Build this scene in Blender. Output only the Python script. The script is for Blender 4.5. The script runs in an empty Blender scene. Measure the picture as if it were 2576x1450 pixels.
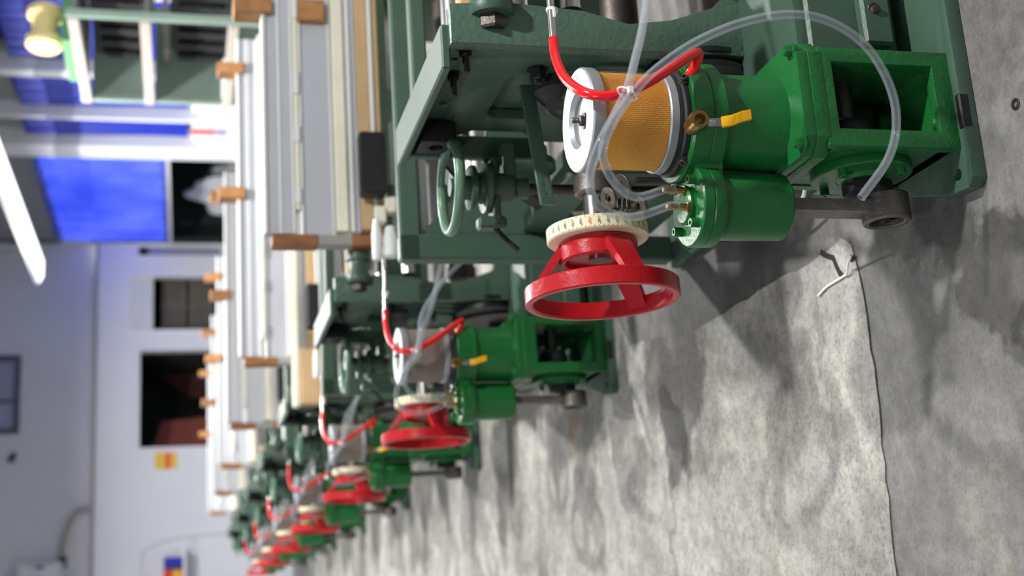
import bpy, bmesh, math, random
from mathutils import Vector, Matrix
random.seed(7)
scene = bpy.context.scene
COL = scene.collection
PI = math.pi

# ------------------------------------------------------------------ camera
FPX, PITCH, AZ, CAMH = 3200.0, math.radians(14.5), math.radians(14.9), 1.45
FL = Vector((math.sin(AZ), math.cos(AZ), 0)); RT = Vector((math.cos(AZ), -math.sin(AZ), 0)); ZU = Vector((0, 0, 1))
FW = math.cos(PITCH) * FL - math.sin(PITCH) * ZU
UP = math.sin(PITCH) * FL + math.cos(PITCH) * ZU
CAM = Vector((0, 0, CAMH))
cd = bpy.data.cameras.new('camera'); cam = bpy.data.objects.new('camera', cd); COL.objects.link(cam)
cd.sensor_width = 36; cd.sensor_fit = 'HORIZONTAL'; cd.lens = FPX / 2576 * 36
cd.clip_start = 0.05; cd.clip_end = 200
m = Matrix((-UP, RT, -FW)).transposed().to_4x4(); m.translation = CAM
cam.matrix_world = m                                  # the phone was held sideways
cd.dof.use_dof = True; cd.dof.focus_distance = 2.42; cd.dof.aperture_fstop = 2.7
scene.camera = cam

# ------------------------------------------------------------------ world, exposure
scene.view_settings.view_transform = 'Standard'
try: scene.view_settings.look = 'None'
except Exception: pass
scene.view_settings.exposure = 0.0; scene.view_settings.gamma = 1.0
scene.view_settings.use_curve_mapping = False
w = bpy.data.worlds.new('world'); scene.world = w; w.use_nodes = True
w.node_tree.nodes['Background'].inputs[0].default_value = (0.86, 0.92, 1.0, 1)
w.node_tree.nodes['Background'].inputs[1].default_value = 0.17

LAMPS = []   # filled by the fixtures further down: (x, y, z, length, watts)
TUBE_Z = 3.25
TUBE_W = 22.0
BAY_W = 172.0
sd = bpy.data.lights.new('sun', 'SUN'); sun = bpy.data.objects.new('sun', sd); COL.objects.link(sun)
sd.energy = 9.0; sd.angle = 0.01; sun.rotation_euler = (0, math.radians(52), math.radians(8))   # daylight outside, behind the blue sheets

def ray(px, py): return RT * ((725 - py) / FPX) + UP * ((1288 - px) / FPX) + FW
def W(px, py, X=None, Y=None, Z=None):
    d = ray(px, py)
    if X is not None: t = (X - CAM.x) / d.x
    elif Y is not None: t = (Y - CAM.y) / d.y
    else: t = (Z - CAM.z) / d.z
    return CAM + d * t

# ------------------------------------------------------------------ materials
def sl(r, g, b):
    def f(c):
        c /= 255
        return c / 12.92 if c <= 0.04045 else ((c + 0.055) / 1.055) ** 2.4
    return (f(r), f(g), f(b), 1)
def newmat(name):
    m = bpy.data.materials.new(name); m.use_nodes = True
    return m, m.node_tree, m.node_tree.nodes['Principled BSDF']
def mat(name, col, rough=0.5, metal=0.0, bump=0.0, bscale=60, var=0.0, vscale=8, dark=None, coat=0.0, spec=None):
    m, nt, b = newmat(name)
    b.inputs['Base Color'].default_value = col; b.inputs['Roughness'].default_value = rough; b.inputs['Metallic'].default_value = metal
    if coat: b.inputs['Coat Weight'].default_value = coat
    if spec is not None: b.inputs['Specular IOR Level'].default_value = spec
    tc = nt.nodes.new('ShaderNodeTexCoord')
    if var or dark:
        n = nt.nodes.new('ShaderNodeTexNoise'); n.inputs['Scale'].default_value = vscale; n.inputs['Detail'].default_value = 6
        nt.links.new(tc.outputs['Object'], n.inputs['Vector'])
        r = nt.nodes.new('ShaderNodeValToRGB'); r.color_ramp.elements[0].position = 0.3; r.color_ramp.elements[1].position = 0.7
        d = dark or tuple(c * (1 - var) for c in col[:3]) + (1,)
        r.color_ramp.elements[0].color = d
        r.color_ramp.elements[1].color = tuple(min(1, c * (1 + var * 0.6)) for c in col[:3]) + (1,)
        nt.links.new(n.outputs['Fac'], r.inputs['Fac']); nt.links.new(r.outputs['Color'], b.inputs['Base Color'])
    if bump:
        n2 = nt.nodes.new('ShaderNodeTexNoise'); n2.inputs['Scale'].default_value = bscale; n2.inputs['Detail'].default_value = 3
        nt.links.new(tc.outputs['Object'], n2.inputs['Vector'])
        bp = nt.nodes.new('ShaderNodeBump'); bp.inputs['Strength'].default_value = bump; bp.inputs['Distance'].default_value = 0.004
        nt.links.new(n2.outputs['Fac'], bp.inputs['Height']); nt.links.new(bp.outputs['Normal'], b.inputs['Normal'])
    return m
M = {}
M['loom'] = mat('loom_green', sl(66, 92, 77), 0.42, bump=0.16, bscale=110, var=0.14, vscale=5)
M['cast'] = mat('cast_green', sl(74, 100, 84), 0.38, bump=0.6, bscale=85, var=0.16, vscale=6)
M['pump'] = mat('pump_green', sl(26, 106, 49), 0.33, bump=0.18, bscale=120, var=0.12, vscale=9)
M['pumpcast'] = mat('pump_cast_green', sl(25, 102, 47), 0.34, bump=0.5, bscale=110, var=0.15, vscale=9)
M['red'] = mat('wheel_red', sl(190, 26, 36), 0.3, bump=0.25, bscale=60, var=0.22, vscale=7)
M['redhose'] = mat('red_hose', sl(236, 20, 30), 0.22, coat=0.3)
M['cream'] = mat('dial_cream', sl(240, 230, 196), 0.5)
M['ink'] = mat('ink', sl(70, 60, 55), 0.7)
M['redink'] = mat('red_ink', sl(220, 60, 50), 0.6)
M['brass'] = mat('brass', sl(176, 146, 92), 0.3, 1.0, var=0.2, vscale=40)
M['steel'] = mat('steel', sl(196, 196, 194), 0.26, 1.0, var=0.12, vscale=14)
M['dsteel'] = mat('dark_steel', sl(96, 90, 86), 0.45, 0.9, bump=0.25, bscale=80, var=0.35, vscale=16)
M['iron'] = mat('raw_iron', sl(122, 116, 110), 0.5, 0.75, bump=0.5, bscale=70, var=0.35, vscale=18)
M['black'] = mat('black_steel', sl(34, 34, 36), 0.45, 0.3, var=0.3, vscale=20)
M['rubber'] = mat('black_rubber', sl(38, 38, 40), 0.6)
M['zinc'] = mat('zinc_cap', sl(162, 166, 170), 0.42, 0.35, bump=0.1, bscale=90, var=0.08, vscale=20)
M['wire'] = mat('mesh_wire', sl(176, 166, 156), 0.4, 0.5)
M['paper'] = mat('filter_paper', sl(255, 196, 66), 0.7, var=0.05, vscale=30)
M['greypaper'] = mat('filter_grey_paper', sl(176, 166, 156), 0.8, var=0.08, vscale=30)
M['yellow'] = mat('lever_yellow', sl(244, 178, 24), 0.3)
M['alu'] = mat('aluminium', sl(198, 200, 208), 0.42, 0.25, var=0.05, vscale=3)
M['white'] = mat('white_plastic', sl(236, 238, 236), 0.45)
M['wall'] = mat('wall_paint', sl(226, 228, 234), 0.7, bump=0.06, bscale=30, var=0.04, vscale=1.2)
M['upwall'] = mat('upper_wall', sl(214, 215, 218), 0.75, bump=0.06, bscale=30, var=0.05, vscale=0.8)
M['foam'] = mat('foam_strip', sl(244, 240, 220), 0.7, var=0.06, vscale=9)
M['card'] = mat('cardboard', sl(204, 172, 128), 0.8, var=0.1, vscale=7)
M['wood'] = mat('brown_wood', sl(150, 98, 58), 0.6, bump=0.3, bscale=40, var=0.25, vscale=22)
M['palewood'] = mat('pale_wood', sl(206, 168, 116), 0.6, bump=0.3, bscale=40, var=0.2, vscale=22)
M['midwood'] = mat('clamp_wood', sl(178, 126, 78), 0.6, bump=0.3, bscale=40, var=0.2, vscale=22)
M['blue_backlit'] = None
M['grey'] = mat('grey_sheet', sl(150, 152, 156), 0.5, 0.3, var=0.08, vscale=2)
M['rackgreen'] = mat('rack_green', sl(150, 172, 160), 0.5, var=0.12, vscale=4)
M['rackpost'] = mat('rack_post', sl(206, 196, 186), 0.4, 0.2)
M['darkbox'] = mat('dark_machinery', sl(46, 50, 48), 0.6, var=0.3, vscale=6)
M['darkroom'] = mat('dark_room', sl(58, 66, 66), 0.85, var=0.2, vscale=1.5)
M['rust'] = mat('rust_red', sl(150, 74, 62), 0.6, var=0.12, vscale=3)
M['crate'] = mat('crate_wood', sl(150, 128, 104), 0.8, bump=0.3, bscale=30, var=0.2, vscale=10)
M['crateg'] = mat('crate_grey', sl(122, 116, 108), 0.8, bump=0.3, bscale=30, var=0.2, vscale=10)
M['frame'] = mat('window_frame_dark', sl(84, 88, 104), 0.5)
M['glass'] = mat('window_glass', sl(150, 156, 178), 0.15)
M['conduit'] = mat('conduit', sl(158, 156, 150), 0.5)
M['stick_y'] = mat('sticker_yellow', sl(234, 186, 50), 0.5)
M['stick_r'] = mat('sticker_red', sl(228, 50, 44), 0.5)
M['blueplas'] = mat('blue_plastic', sl(34, 56, 176), 0.4)
M['ceil'] = mat('ceiling', sl(200, 202, 206), 0.8, var=0.05)

def clear_hose():
    m, nt, b = newmat('clear_hose')
    b.inputs['Base Color'].default_value = sl(214, 220, 226); b.inputs['Roughness'].default_value = 0.07
    b.inputs['IOR'].default_value = 1.45
    tr = nt.nodes.new('ShaderNodeBsdfTransparent'); tr.inputs[0].default_value = (0.95, 0.96, 0.97, 1)
    lw = nt.nodes.new('ShaderNodeLayerWeight'); lw.inputs['Blend'].default_value = 0.35
    mr = nt.nodes.new('ShaderNodeMapRange'); mr.inputs[3].default_value = 0.045; mr.inputs[4].default_value = 0.42
    nt.links.new(lw.outputs['Facing'], mr.inputs[0])
    mx = nt.nodes.new('ShaderNodeMixShader'); nt.links.new(mr.outputs[0], mx.inputs[0])
    nt.links.new(tr.outputs[0], mx.inputs[1]); nt.links.new(b.outputs[0], mx.inputs[2])
    nt.links.new(mx.outputs[0], nt.nodes['Material Output'].inputs[0])
    return m
M['hose'] = clear_hose()
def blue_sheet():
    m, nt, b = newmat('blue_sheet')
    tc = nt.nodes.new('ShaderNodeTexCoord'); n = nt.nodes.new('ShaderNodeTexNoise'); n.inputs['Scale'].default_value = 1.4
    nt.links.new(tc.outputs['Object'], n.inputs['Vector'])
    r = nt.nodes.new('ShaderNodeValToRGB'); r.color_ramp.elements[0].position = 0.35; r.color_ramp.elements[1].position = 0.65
    r.color_ramp.elements[0].color = sl(112, 136, 240); r.color_ramp.elements[1].color = sl(146, 164, 252)  # sheet blue made paler, part of the backlight is put into the colour
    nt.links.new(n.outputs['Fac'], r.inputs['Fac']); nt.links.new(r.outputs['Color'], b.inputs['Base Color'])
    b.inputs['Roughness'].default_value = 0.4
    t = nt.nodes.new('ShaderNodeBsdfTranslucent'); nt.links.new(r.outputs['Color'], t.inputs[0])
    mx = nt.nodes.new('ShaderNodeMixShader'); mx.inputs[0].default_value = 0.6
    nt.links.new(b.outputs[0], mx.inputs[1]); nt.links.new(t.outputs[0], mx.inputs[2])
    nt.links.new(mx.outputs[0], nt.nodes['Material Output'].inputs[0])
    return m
M['blue_backlit'] = blue_sheet()
def emit(name, col, s):
    m, nt, b = newmat(name)
    b.inputs['Base Color'].default_value = col; b.inputs['Emission Color'].default_value = col; b.inputs['Emission Strength'].default_value = s
    return m
M['lamp'] = emit('lamp_tube', (0.93, 0.97, 1, 1), 2.2)

def floor_mat(name, base, light, darkc, stains_shade, speck=0.5):
    m, nt, b = newmat(name); N = nt.nodes; L = nt.links
    tc = N.new('ShaderNodeTexCoord')
    def noise(sc, det=6, rough=0.6, vec=None, stretch=None):
        n = N.new('ShaderNodeTexNoise'); n.inputs['Scale'].default_value = sc; n.inputs['Detail'].default_value = det; n.inputs['Roughness'].default_value = rough
        src = tc.outputs['Object']
        if stretch:
            mp = N.new('ShaderNodeMapping'); mp.inputs['Scale'].default_value = stretch; L.new(src, mp.inputs[0]); src = mp.outputs[0]
        L.new(src, n.inputs['Vector']); return n
    def ramp(fac, p0, p1, c0, c1):
        r = N.new('ShaderNodeValToRGB'); r.color_ramp.elements[0].position = p0; r.color_ramp.elements[1].position = p1
        r.color_ramp.elements[0].color = c0; r.color_ramp.elements[1].color = c1; L.new(fac, r.inputs[0]); return r.outputs['Color']
    def mix(fac, a, bb, mode='MIX'):
        x = N.new('ShaderNodeMix'); x.data_type = 'RGBA'; x.blend_type = mode
        if isinstance(fac, float): x.inputs[0].default_value = fac
        else: L.new(fac, x.inputs[0])
        for i, v in ((6, a), (7, bb)):
            if isinstance(v, tuple): x.inputs[i].default_value = v
            else: L.new(v, x.inputs[i])
        return x.outputs[2]
    c = ramp(noise(2.2).outputs['Fac'], 0.35, 0.68, base, light)
    n2 = noise(11, 8, 0.7, stretch=(1.0, 1.0, 1))
    c = mix(0.75, c, ramp(n2.outputs['Fac'], 0.36, 0.62, (0.62, 0.62, 0.62, 1), (1.12, 1.11, 1.08, 1)), 'MULTIPLY')
    nb_ = noise(28, 5, 0.75)
    c = mix(0.6, c, ramp(nb_.outputs['Fac'], 0.38, 0.56, (0.66, 0.66, 0.66, 1), (1.1, 1.1, 1.09, 1)), 'MULTIPLY')
    n3 = noise(95, 4, 0.7)
    c = mix(speck, c, ramp(n3.outputs['Fac'], 0.34, 0.5, (0.5, 0.5, 0.5, 1), (1, 1, 1, 1)), 'MULTIPLY')
    warp = noise(4.5, 5, 0.6)
    ws = N.new('ShaderNodeVectorMath'); ws.operation = 'SUBTRACT'; L.new(warp.outputs['Color'], ws.inputs[0]); ws.inputs[1].default_value = (0.5, 0.5, 0.5)
    wm = N.new('ShaderNodeVectorMath'); wm.operation = 'SCALE'; L.new(ws.outputs[0], wm.inputs[0]); wm.inputs['Scale'].default_value = 0.42
    wa = N.new('ShaderNodeVectorMath'); wa.operation = 'ADD'; L.new(wm.outputs[0], wa.inputs[0]); L.new(tc.outputs['Object'], wa.inputs[1])
    for (x, y, rx, ry, col, soft) in stains_shade:
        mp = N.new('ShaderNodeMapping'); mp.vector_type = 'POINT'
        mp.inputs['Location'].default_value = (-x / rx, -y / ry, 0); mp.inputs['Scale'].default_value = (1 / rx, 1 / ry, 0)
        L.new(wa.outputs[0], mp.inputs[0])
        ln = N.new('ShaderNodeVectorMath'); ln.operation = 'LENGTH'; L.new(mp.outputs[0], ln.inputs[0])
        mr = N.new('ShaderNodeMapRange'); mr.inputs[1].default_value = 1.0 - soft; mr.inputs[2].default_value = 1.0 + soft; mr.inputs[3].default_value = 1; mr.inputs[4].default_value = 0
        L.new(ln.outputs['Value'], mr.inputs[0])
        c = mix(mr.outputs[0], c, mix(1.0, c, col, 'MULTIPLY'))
    L.new(c, b.inputs['Base Color'])
    rr = N.new('ShaderNodeMapRange'); rr.inputs[3].default_value = 0.45; rr.inputs[4].default_value = 0.8; L.new(n2.outputs['Fac'], rr.inputs[0]); L.new(rr.outputs[0], b.inputs['Roughness'])
    bp = N.new('ShaderNodeBump'); bp.inputs['Strength'].default_value = 0.35; bp.inputs['Distance'].default_value = 0.006
    L.new(n3.outputs['Fac'], bp.inputs['Height']); L.new(bp.outputs[0], b.inputs['Normal'])
    return m

# ------------------------------------------------------------------ mesh helpers
ORG = Vector((0, 0, 0))
def finish(name, bm, material, parent=None, smooth=35, org=None):
    o0 = ORG if org is None else org
    bmesh.ops.recalc_face_normals(bm, faces=bm.faces)
    bmesh.ops.translate(bm, vec=-Vector(o0), verts=bm.verts)
    me = bpy.data.meshes.new(name); bm.to_mesh(me); bm.free()
    if smooth:
        me.shade_smooth(); me.set_sharp_from_angle(angle=math.radians(smooth))
    me.materials.append(M[material] if isinstance(material, str) else material)
    o = bpy.data.objects.new(name, me); COL.objects.link(o)
    if parent is not None: o.parent = parent
    else: o.location = o0
    return o
def B(): return bmesh.new()
def merge(bm, tmp):
    me = bpy.data.meshes.new('t'); tmp.to_mesh(me); tmp.free(); bm.from_mesh(me); bpy.data.meshes.remove(me)
def box(bm, x0, x1, y0, y1, z0, z1, bev=0.0, rot=None, seg=1):
    t = bmesh.new(); bmesh.ops.create_cube(t, size=1)
    c = Vector(((x0 + x1) / 2, (y0 + y1) / 2, (z0 + z1) / 2))
    bmesh.ops.scale(t, vec=(abs(x1 - x0), abs(y1 - y0), abs(z1 - z0)), verts=t.verts)
    if bev: bmesh.ops.bevel(t, geom=list(t.edges), offset=bev, segments=seg, affect='EDGES', profile=0.7)
    if rot is not None: bmesh.ops.transform(t, matrix=rot.to_4x4(), verts=t.verts)
    bmesh.ops.translate(t, vec=c, verts=t.verts); merge(bm, t); return bm
def axis_mat(ax):
    ax = Vector(ax).normalized(); return ax.to_track_quat('Z', 'Y').to_matrix()
def lathe(bm, p, ax, prof, seg=32, close=False):
    """prof: list of (radius, height along ax from p)"""
    R_ = axis_mat(ax); p = Vector(p); rings = []
    for (r, h) in prof:
        if r < 1e-6: rings.append([bm.verts.new(p + R_ @ Vector((0, 0, h)))])
        else: rings.append([bm.verts.new(p + R_ @ Vector((r * math.cos(2 * PI * i / seg), r * math.sin(2 * PI * i / seg), h))) for i in range(seg)])
    pairs = list(zip(rings, rings[1:])) + ([(rings[-1], rings[0])] if close else [])
    for a, b in pairs:
        for i in range(seg):
            j = (i + 1) % seg
            if len(a) == 1 and len(b) == 1: continue
            if len(a) == 1: bm.faces.new((a[0], b[i], b[j]))
            elif len(b) == 1: bm.faces.new((a[i], b[0], a[j]))
            else: bm.faces.new((a[i], b[i], b[j], a[j]))
    return bm
def cyl(bm, p, ax, r, h, seg=24, ch=0.0, r2=None):
    r2 = r if r2 is None else r2
    return lathe(bm, p, ax, [(0, 0), (max(r - ch, 1e-4), 0), (r, ch), (r2, h - ch), (max(r2 - ch, 1e-4), h), (0, h)] if ch else [(0, 0), (r, 0), (r2, h), (0, h)], seg)
def ring(bm, p, ax, ri, ro, h, seg=40, ch=0.0):
    return lathe(bm, p, ax, [(ri + ch, 0), (ro - ch, 0), (ro, ch), (ro, h - ch), (ro - ch, h), (ri + ch, h), (ri, h - ch), (ri, ch)] if ch else [(ri, 0), (ro, 0), (ro, h), (ri, h)], seg, close=True)
def catmull(pts, n=6):
    P = [Vector(p) for p in pts]; out = []
    Q = [P[0] * 2 - P[1]] + P + [P[-1] * 2 - P[-2]]
    for i in range(1, len(Q) - 2):
        for k in range(n):
            t = k / n; a, b, c, d = Q[i - 1], Q[i], Q[i + 1], Q[i + 2]
            out.append(0.5 * ((2 * b) + (-a + c) * t + (2 * a - 5 * b + 4 * c - d) * t * t + (-a + 3 * b - 3 * c + d) * t ** 3))
    out.append(P[-1]); return out
def tube(bm, pts, r, seg=12, n=6, hollow=None, smooth=True, cap=True):
    path = catmull(pts, n) if smooth else [Vector(p) for p in pts]
    T = [(path[min(i + 1, len(path) - 1)] - path[max(i - 1, 0)]).normalized() for i in range(len(path))]
    nrm = T[0].orthogonal().normalized(); frames = []
    for t in T:
        nrm = (nrm - t * nrm.dot(t)).normalized(); frames.append((nrm.copy(), t.cross(nrm)))
    def rings_(rad): return [[bm.verts.new(path[i] + frames[i][0] * (rad * math.cos(2 * PI * k / seg)) + frames[i][1] * (rad * math.sin(2 * PI * k / seg))) for k in range(seg)] for i in range(len(path))]
    def skin(rs, flip=False):
        for a, b in zip(rs, rs[1:]):
            for k in range(seg):
                j = (k + 1) % seg; f = (a[k], a[j], b[j], b[k]); bm.faces.new(f[::-1] if flip else f)
    o = rings_(r); skin(o)
    if hollow:
        i_ = rings_(hollow); skin(i_, True)
        for e in (0, -1):
            for k in range(seg):
                j = (k + 1) % seg; bm.faces.new((o[e][k], i_[e][k], i_[e][j], o[e][j]))
    elif cap:
        bm.faces.new(o[0][::-1]); bm.faces.new(o[-1])
    return bm
def prism(bm, pts, vec, ch=0.0):
    """closed polygon (3D points, planar) extruded by vec"""
    a = [bm.verts.new(Vector(p)) for p in pts]; b = [bm.verts.new(Vector(p) + Vector(vec)) for p in pts]
    n = len(pts); bm.faces.new(a[::-1]); bm.faces.new(b)
    for i in range(n): bm.faces.new((a[i], a[(i + 1) % n], b[(i + 1) % n], b[i]))
    return bm
def plate(bm, outline, holes, o, ex, ey, th, bev=0.0):
    """2D outline with holes, filled, on plane o + ex*u + ey*v, thickness th along ex x ey"""
    cu = bpy.data.curves.new('t', 'CURVE'); cu.dimensions = '2D'; cu.fill_mode = 'BOTH'; cu.extrude = th / 2; cu.bevel_depth = bev; cu.bevel_resolution = 1
    for pl in [outline] + list(holes):
        s = cu.splines.new('POLY'); s.points.add(len(pl) - 1); s.use_cyclic_u = True
        for q, pt in zip(s.points, pl): q.co = (pt[0], pt[1], 0, 1)
    ob = bpy.data.objects.new('t', cu); COL.objects.link(ob)
    me = bpy.data.meshes.new_from_object(ob.evaluated_get(bpy.context.evaluated_depsgraph_get()))
    t = bmesh.new(); t.from_mesh(me); bmesh.ops.remove_doubles(t, verts=t.verts, dist=1e-5)
    ex = Vector(ex).normalized(); ey = Vector(ey).normalized(); ez = ex.cross(ey)
    mm = Matrix((ex, ey, ez)).transposed().to_4x4(); mm.translation = Vector(o) + ez * (th / 2)
    bmesh.ops.transform(t, matrix=mm, verts=t.verts); merge(bm, t)
    bpy.data.objects.remove(ob); bpy.data.curves.remove(cu); bpy.data.meshes.remove(me); return bm
def rrect(x0, x1, y0, y1, r, n=5):
    out = []
    for cx, cy, a0 in ((x1 - r, y1 - r, 0), (x0 + r, y1 - r, 90), (x0 + r, y0 + r, 180), (x1 - r, y0 + r, 270)):
        for k in range(n + 1):
            a = math.radians(a0 + 90 * k / n); out.append((cx + r * math.cos(a), cy + r * math.sin(a)))
    return out
def circ(cx, cy, r, n=20): return [(cx + r * math.cos(2 * PI * k / n), cy + r * math.sin(2 * PI * k / n)) for k in range(n)]
def hexbolt(bm, p, ax, r=0.012, h=0.012, washer=True, stud=0.0, socket=False):
    p = Vector(p); ax = Vector(ax).normalized(); z = 0
    if washer: cyl(bm, p, ax, r * 1.45, 0.003, 20); z = 0.003
    if socket:
        lathe(bm, p + ax * z, ax, [(0, 0), (r, 0), (r, h - 0.001), (r - 0.001, h), (r * 0.5, h), (r * 0.5, h * 0.45), (0, h * 0.45)], 18)
    else:
        lathe(bm, p + ax * z, ax, [(0, 0), (r, 0), (r, h * 0.85), (r * 0.86, h), (0, h)], 6)
    if stud:
        q = [(0, 0)]; k = int(stud / 0.0025)
        for i in range(k): q += [(r * 0.55, i * 0.0025), (r * 0.47, i * 0.0025 + 0.00125)]
        q.append((0, k * 0.0025)); lathe(bm, p + ax * (z + h), ax, q, 14)
    return bm
def text_mesh(s, size, off=0.0):
    cu = bpy.data.curves.new('t', 'FONT'); cu.body = s; cu.size = size; cu.offset = off; cu.align_x = 'CENTER'; cu.align_y = 'CENTER'; cu.resolution_u = 2
    ob = bpy.data.objects.new('t', cu); COL.objects.link(ob)
    me = bpy.data.meshes.new_from_object(ob.evaluated_get(bpy.context.evaluated_depsgraph_get()))
    bpy.data.objects.remove(ob); bpy.data.curves.remove(cu); return me
def tag(o, label, cat, group=None):
    o['label'] = label; o['category'] = cat
    if group: o['group'] = group
    return o
def struct(o): o['kind'] = 'structure'; return o
def empty(name, loc): o = bpy.data.objects.new(name, None); COL.objects.link(o); o.location = loc; o.empty_display_size = 0.1; return o
def copy_tree(o, parent=None):
    c = o.copy(); COL.objects.link(c); c.parent = parent
    for ch in [x for x in KIDS.get(o.name, [])]: copy_tree(ch, c)
    return c

# ================================================================== SETTING
CONC = dict(base=sl(114, 113, 111), light=sl(138, 137, 134))
stain_shade_lo = []
def fl(px, py): v = W(px, py, Z=0); return v.x, v.y
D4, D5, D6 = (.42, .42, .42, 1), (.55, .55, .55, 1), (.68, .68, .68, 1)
stain_shade_lo += [(.55, 1.98, .10, .13, D4, .12), (.44, 1.93, .05, .05, D5, .15), (.70, 2.12, .09, .12, D4, .15), (.72, 2.9, .2, .3, D5, .2), (.9, 3.2, .25, .4, D5, .2), (.12, 2.12, .07, .05, (1.25, 1.22, 1.12, 1), .4), (.18, 2.03, .03, .05, (1.25, 1.22, 1.14, 1), .4)]  # stains and pale spots, with the shade of pump and loom painted in
stain_shade_hi = [(.68, 3.60, .24, .24, D4, .10), (.50, 3.66, .17, .10, D4, .12), (.40, 3.58, .10, .06, D5, .2), (.15, 3.69, .30, .018, D6, .5),
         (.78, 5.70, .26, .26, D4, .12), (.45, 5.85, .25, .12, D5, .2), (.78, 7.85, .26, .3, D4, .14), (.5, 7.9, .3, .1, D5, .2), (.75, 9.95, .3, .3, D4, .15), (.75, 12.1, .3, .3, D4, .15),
         (.42, 2.57, .11, .035, D6, .3), (.58, 2.62, .12, .03, D6, .3), (.70, 4.66, .12, .06, (.85, .66, .52, 1), .5), (.3, 3.0, .4, .03, (1.15, 1.14, 1.1, 1), .5), (.4, 4.45, .4, .05, D6, .4), (.3, 5.2, .4, .07, D6, .4), (.3, 6.5, .4, .1, D6, .4), (.62, 2.86, .03, .03, (.8, .6, .55, 1), .5)]  # wet stains by the looms, plus their cast shadow streaks painted in
M['floor'] = floor_mat('concrete_floor', CONC['base'], CONC['light'], None, stain_shade_lo, 0.35)
M['screed'] = floor_mat('concrete_screed', sl(140, 138, 133), sl(196, 193, 186), None, stain_shade_hi, 0.75)
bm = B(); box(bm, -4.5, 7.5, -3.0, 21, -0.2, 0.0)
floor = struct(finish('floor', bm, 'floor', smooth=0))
# thin worn screed with a ragged edge lying over the older concrete
edge_px = [(2262, 1500), (2250, 1400), (2236, 1250), (2218, 1080), (2200, 920), (2183, 800), (2162, 690), (2143, 612), (2118, 600), (2090, 628), (2060, 652),
           (1990, 688), (1930, 722), (1870, 760), (1800, 800), (1745, 834), (1690, 850), (1640, 852), (1588, 872)]
edge = [Vector(fl(*q) + (0,)) for q in edge_px]
pts = []
for a, b in zip(edge, edge[1:]):
    n = max(2, int((b - a).length / 0.035))
    for k in range(n):
        q = a.lerp(b, k / n); pts.append((q.x + random.uniform(-.004, .004), q.y + random.uniform(-.005, .005)))
pts.append((edge[-1].x, edge[-1].y))
pts += [(1.3, 4.3), (2.4, 4.6), (5.4, 5.0), (5.4, 18), (-4.2, 18), (-4.2, 2.75)]
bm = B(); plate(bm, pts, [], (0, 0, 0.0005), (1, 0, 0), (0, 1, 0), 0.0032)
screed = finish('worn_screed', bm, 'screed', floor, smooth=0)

# back wall with openings (Y = 18)
YB, XR, ZC = 18.0, 5.45, 4.7
bm = B()
win_strip = [(5.25, .9), (5.43, .9), (5.43, 2.08), (5.25, 2.08)]
win_b = [(4.15, .9), (4.99, .9), (4.99, 2.21), (4.15, 2.21)]
door = [(2.49, .02), (3.93, .02), (3.93, 2.07), (2.49, 2.07)]
win_up = [(2.78, 3.58), (3.85, 3.58), (3.85, 4.35), (2.78, 4.35)]
plate(bm, [(-4.2, 0), (XR, 0), (XR, 2.62), (-4.2, 2.62)], [win_strip, win_b, door], (0, YB + .2, 0), (1, 0, 0), (0, 0, 1), 0.2)
wall_back = struct(finish('wall_back', bm, 'wall', smooth=0))
bm = B(); plate(bm, [(-4.2, 2.62), (XR, 2.62), (XR, ZC), (-4.2, ZC)], [win_up], (0, YB + .22, 0), (1, 0, 0), (0, 0, 1), 0.16)
finish('upper_panel', bm, 'upwall', wall_back, smooth=0)
bm = B(); box(bm, -4.2, XR, YB - .03, YB, 2.595, 2.64, .004); struct(finish('trim_1', bm, 'conduit', smooth=0))
bm = B(); box(bm, -4.4, -4.2, -3, YB + .2, 0, ZC); struct(finish('wall_left', bm, 'wall', smooth=0))
# room beyond the openings
bm = B()
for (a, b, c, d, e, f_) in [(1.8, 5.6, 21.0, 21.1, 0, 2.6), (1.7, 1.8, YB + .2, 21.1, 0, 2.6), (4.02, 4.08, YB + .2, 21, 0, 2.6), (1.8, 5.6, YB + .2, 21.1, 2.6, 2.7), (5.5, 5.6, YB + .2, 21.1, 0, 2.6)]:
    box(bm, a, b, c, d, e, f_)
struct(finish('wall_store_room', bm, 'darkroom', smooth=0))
# door, windows
def frame_bm(x0, x1, z0, z1, y, t, d):
    bm = B(); box(bm, x0, x1, y, y + d, z1 - t, z1, .003); box(bm, x0, x1, y, y + d, z0, z0 + t, .003)
    box(bm, x0, x0 + t, y, y + d, z0 + t, z1 - t, .003); box(bm, x1 - t, x1, y, y + d, z0 + t, z1 - t, .003); return bm
struct(finish('door_1', frame_bm(2.49, 3.93, .02, 2.07, YB - .015, .045, .19), 'wall', smooth=0))
wn = struct(finish('window_1', frame_bm(5.25, 5.43, .9, 2.08, YB - .01, .02, .15), 'white', smooth=0))
bm = B(); box(bm, 5.27, 5.41, YB + .07, YB + .08, .92, 1.93); finish('pane', bm, 'glass', wn, smooth=0)
wn = struct(finish('window_2', frame_bm(4.15, 4.99, .9, 2.21, YB - .015, .035, .16), 'white', smooth=0))
for k in range(6):
    z = 2.16 - k * .055
    bm = B(); box(bm, 4.18, 4.96, YB + .03, YB + .05, z - .028, z + .024, .003, Matrix.Rotation(.5, 3, 'X')); finish('louvre_slat', bm, 'white', wn, smooth=0)
wn = struct(finish('window_3', frame_bm(2.78, 3.85, 3.58, 4.35, YB + .02, .07, .12), 'frame', smooth=0))
bm = B(); box(bm, 3.2, 3.24, YB + .04, YB + .11, 3.65, 4.28); finish('mullion', bm, 'frame', wn, smooth=0)
for x0, x1 in ((2.85, 3.2), (3.24, 3.78)):
    bm = B(); box(bm, x0, x1, YB + .07, YB + .08, 3.65, 4.28); finish('pane', bm, 'glass', wn, smooth=0)
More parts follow.
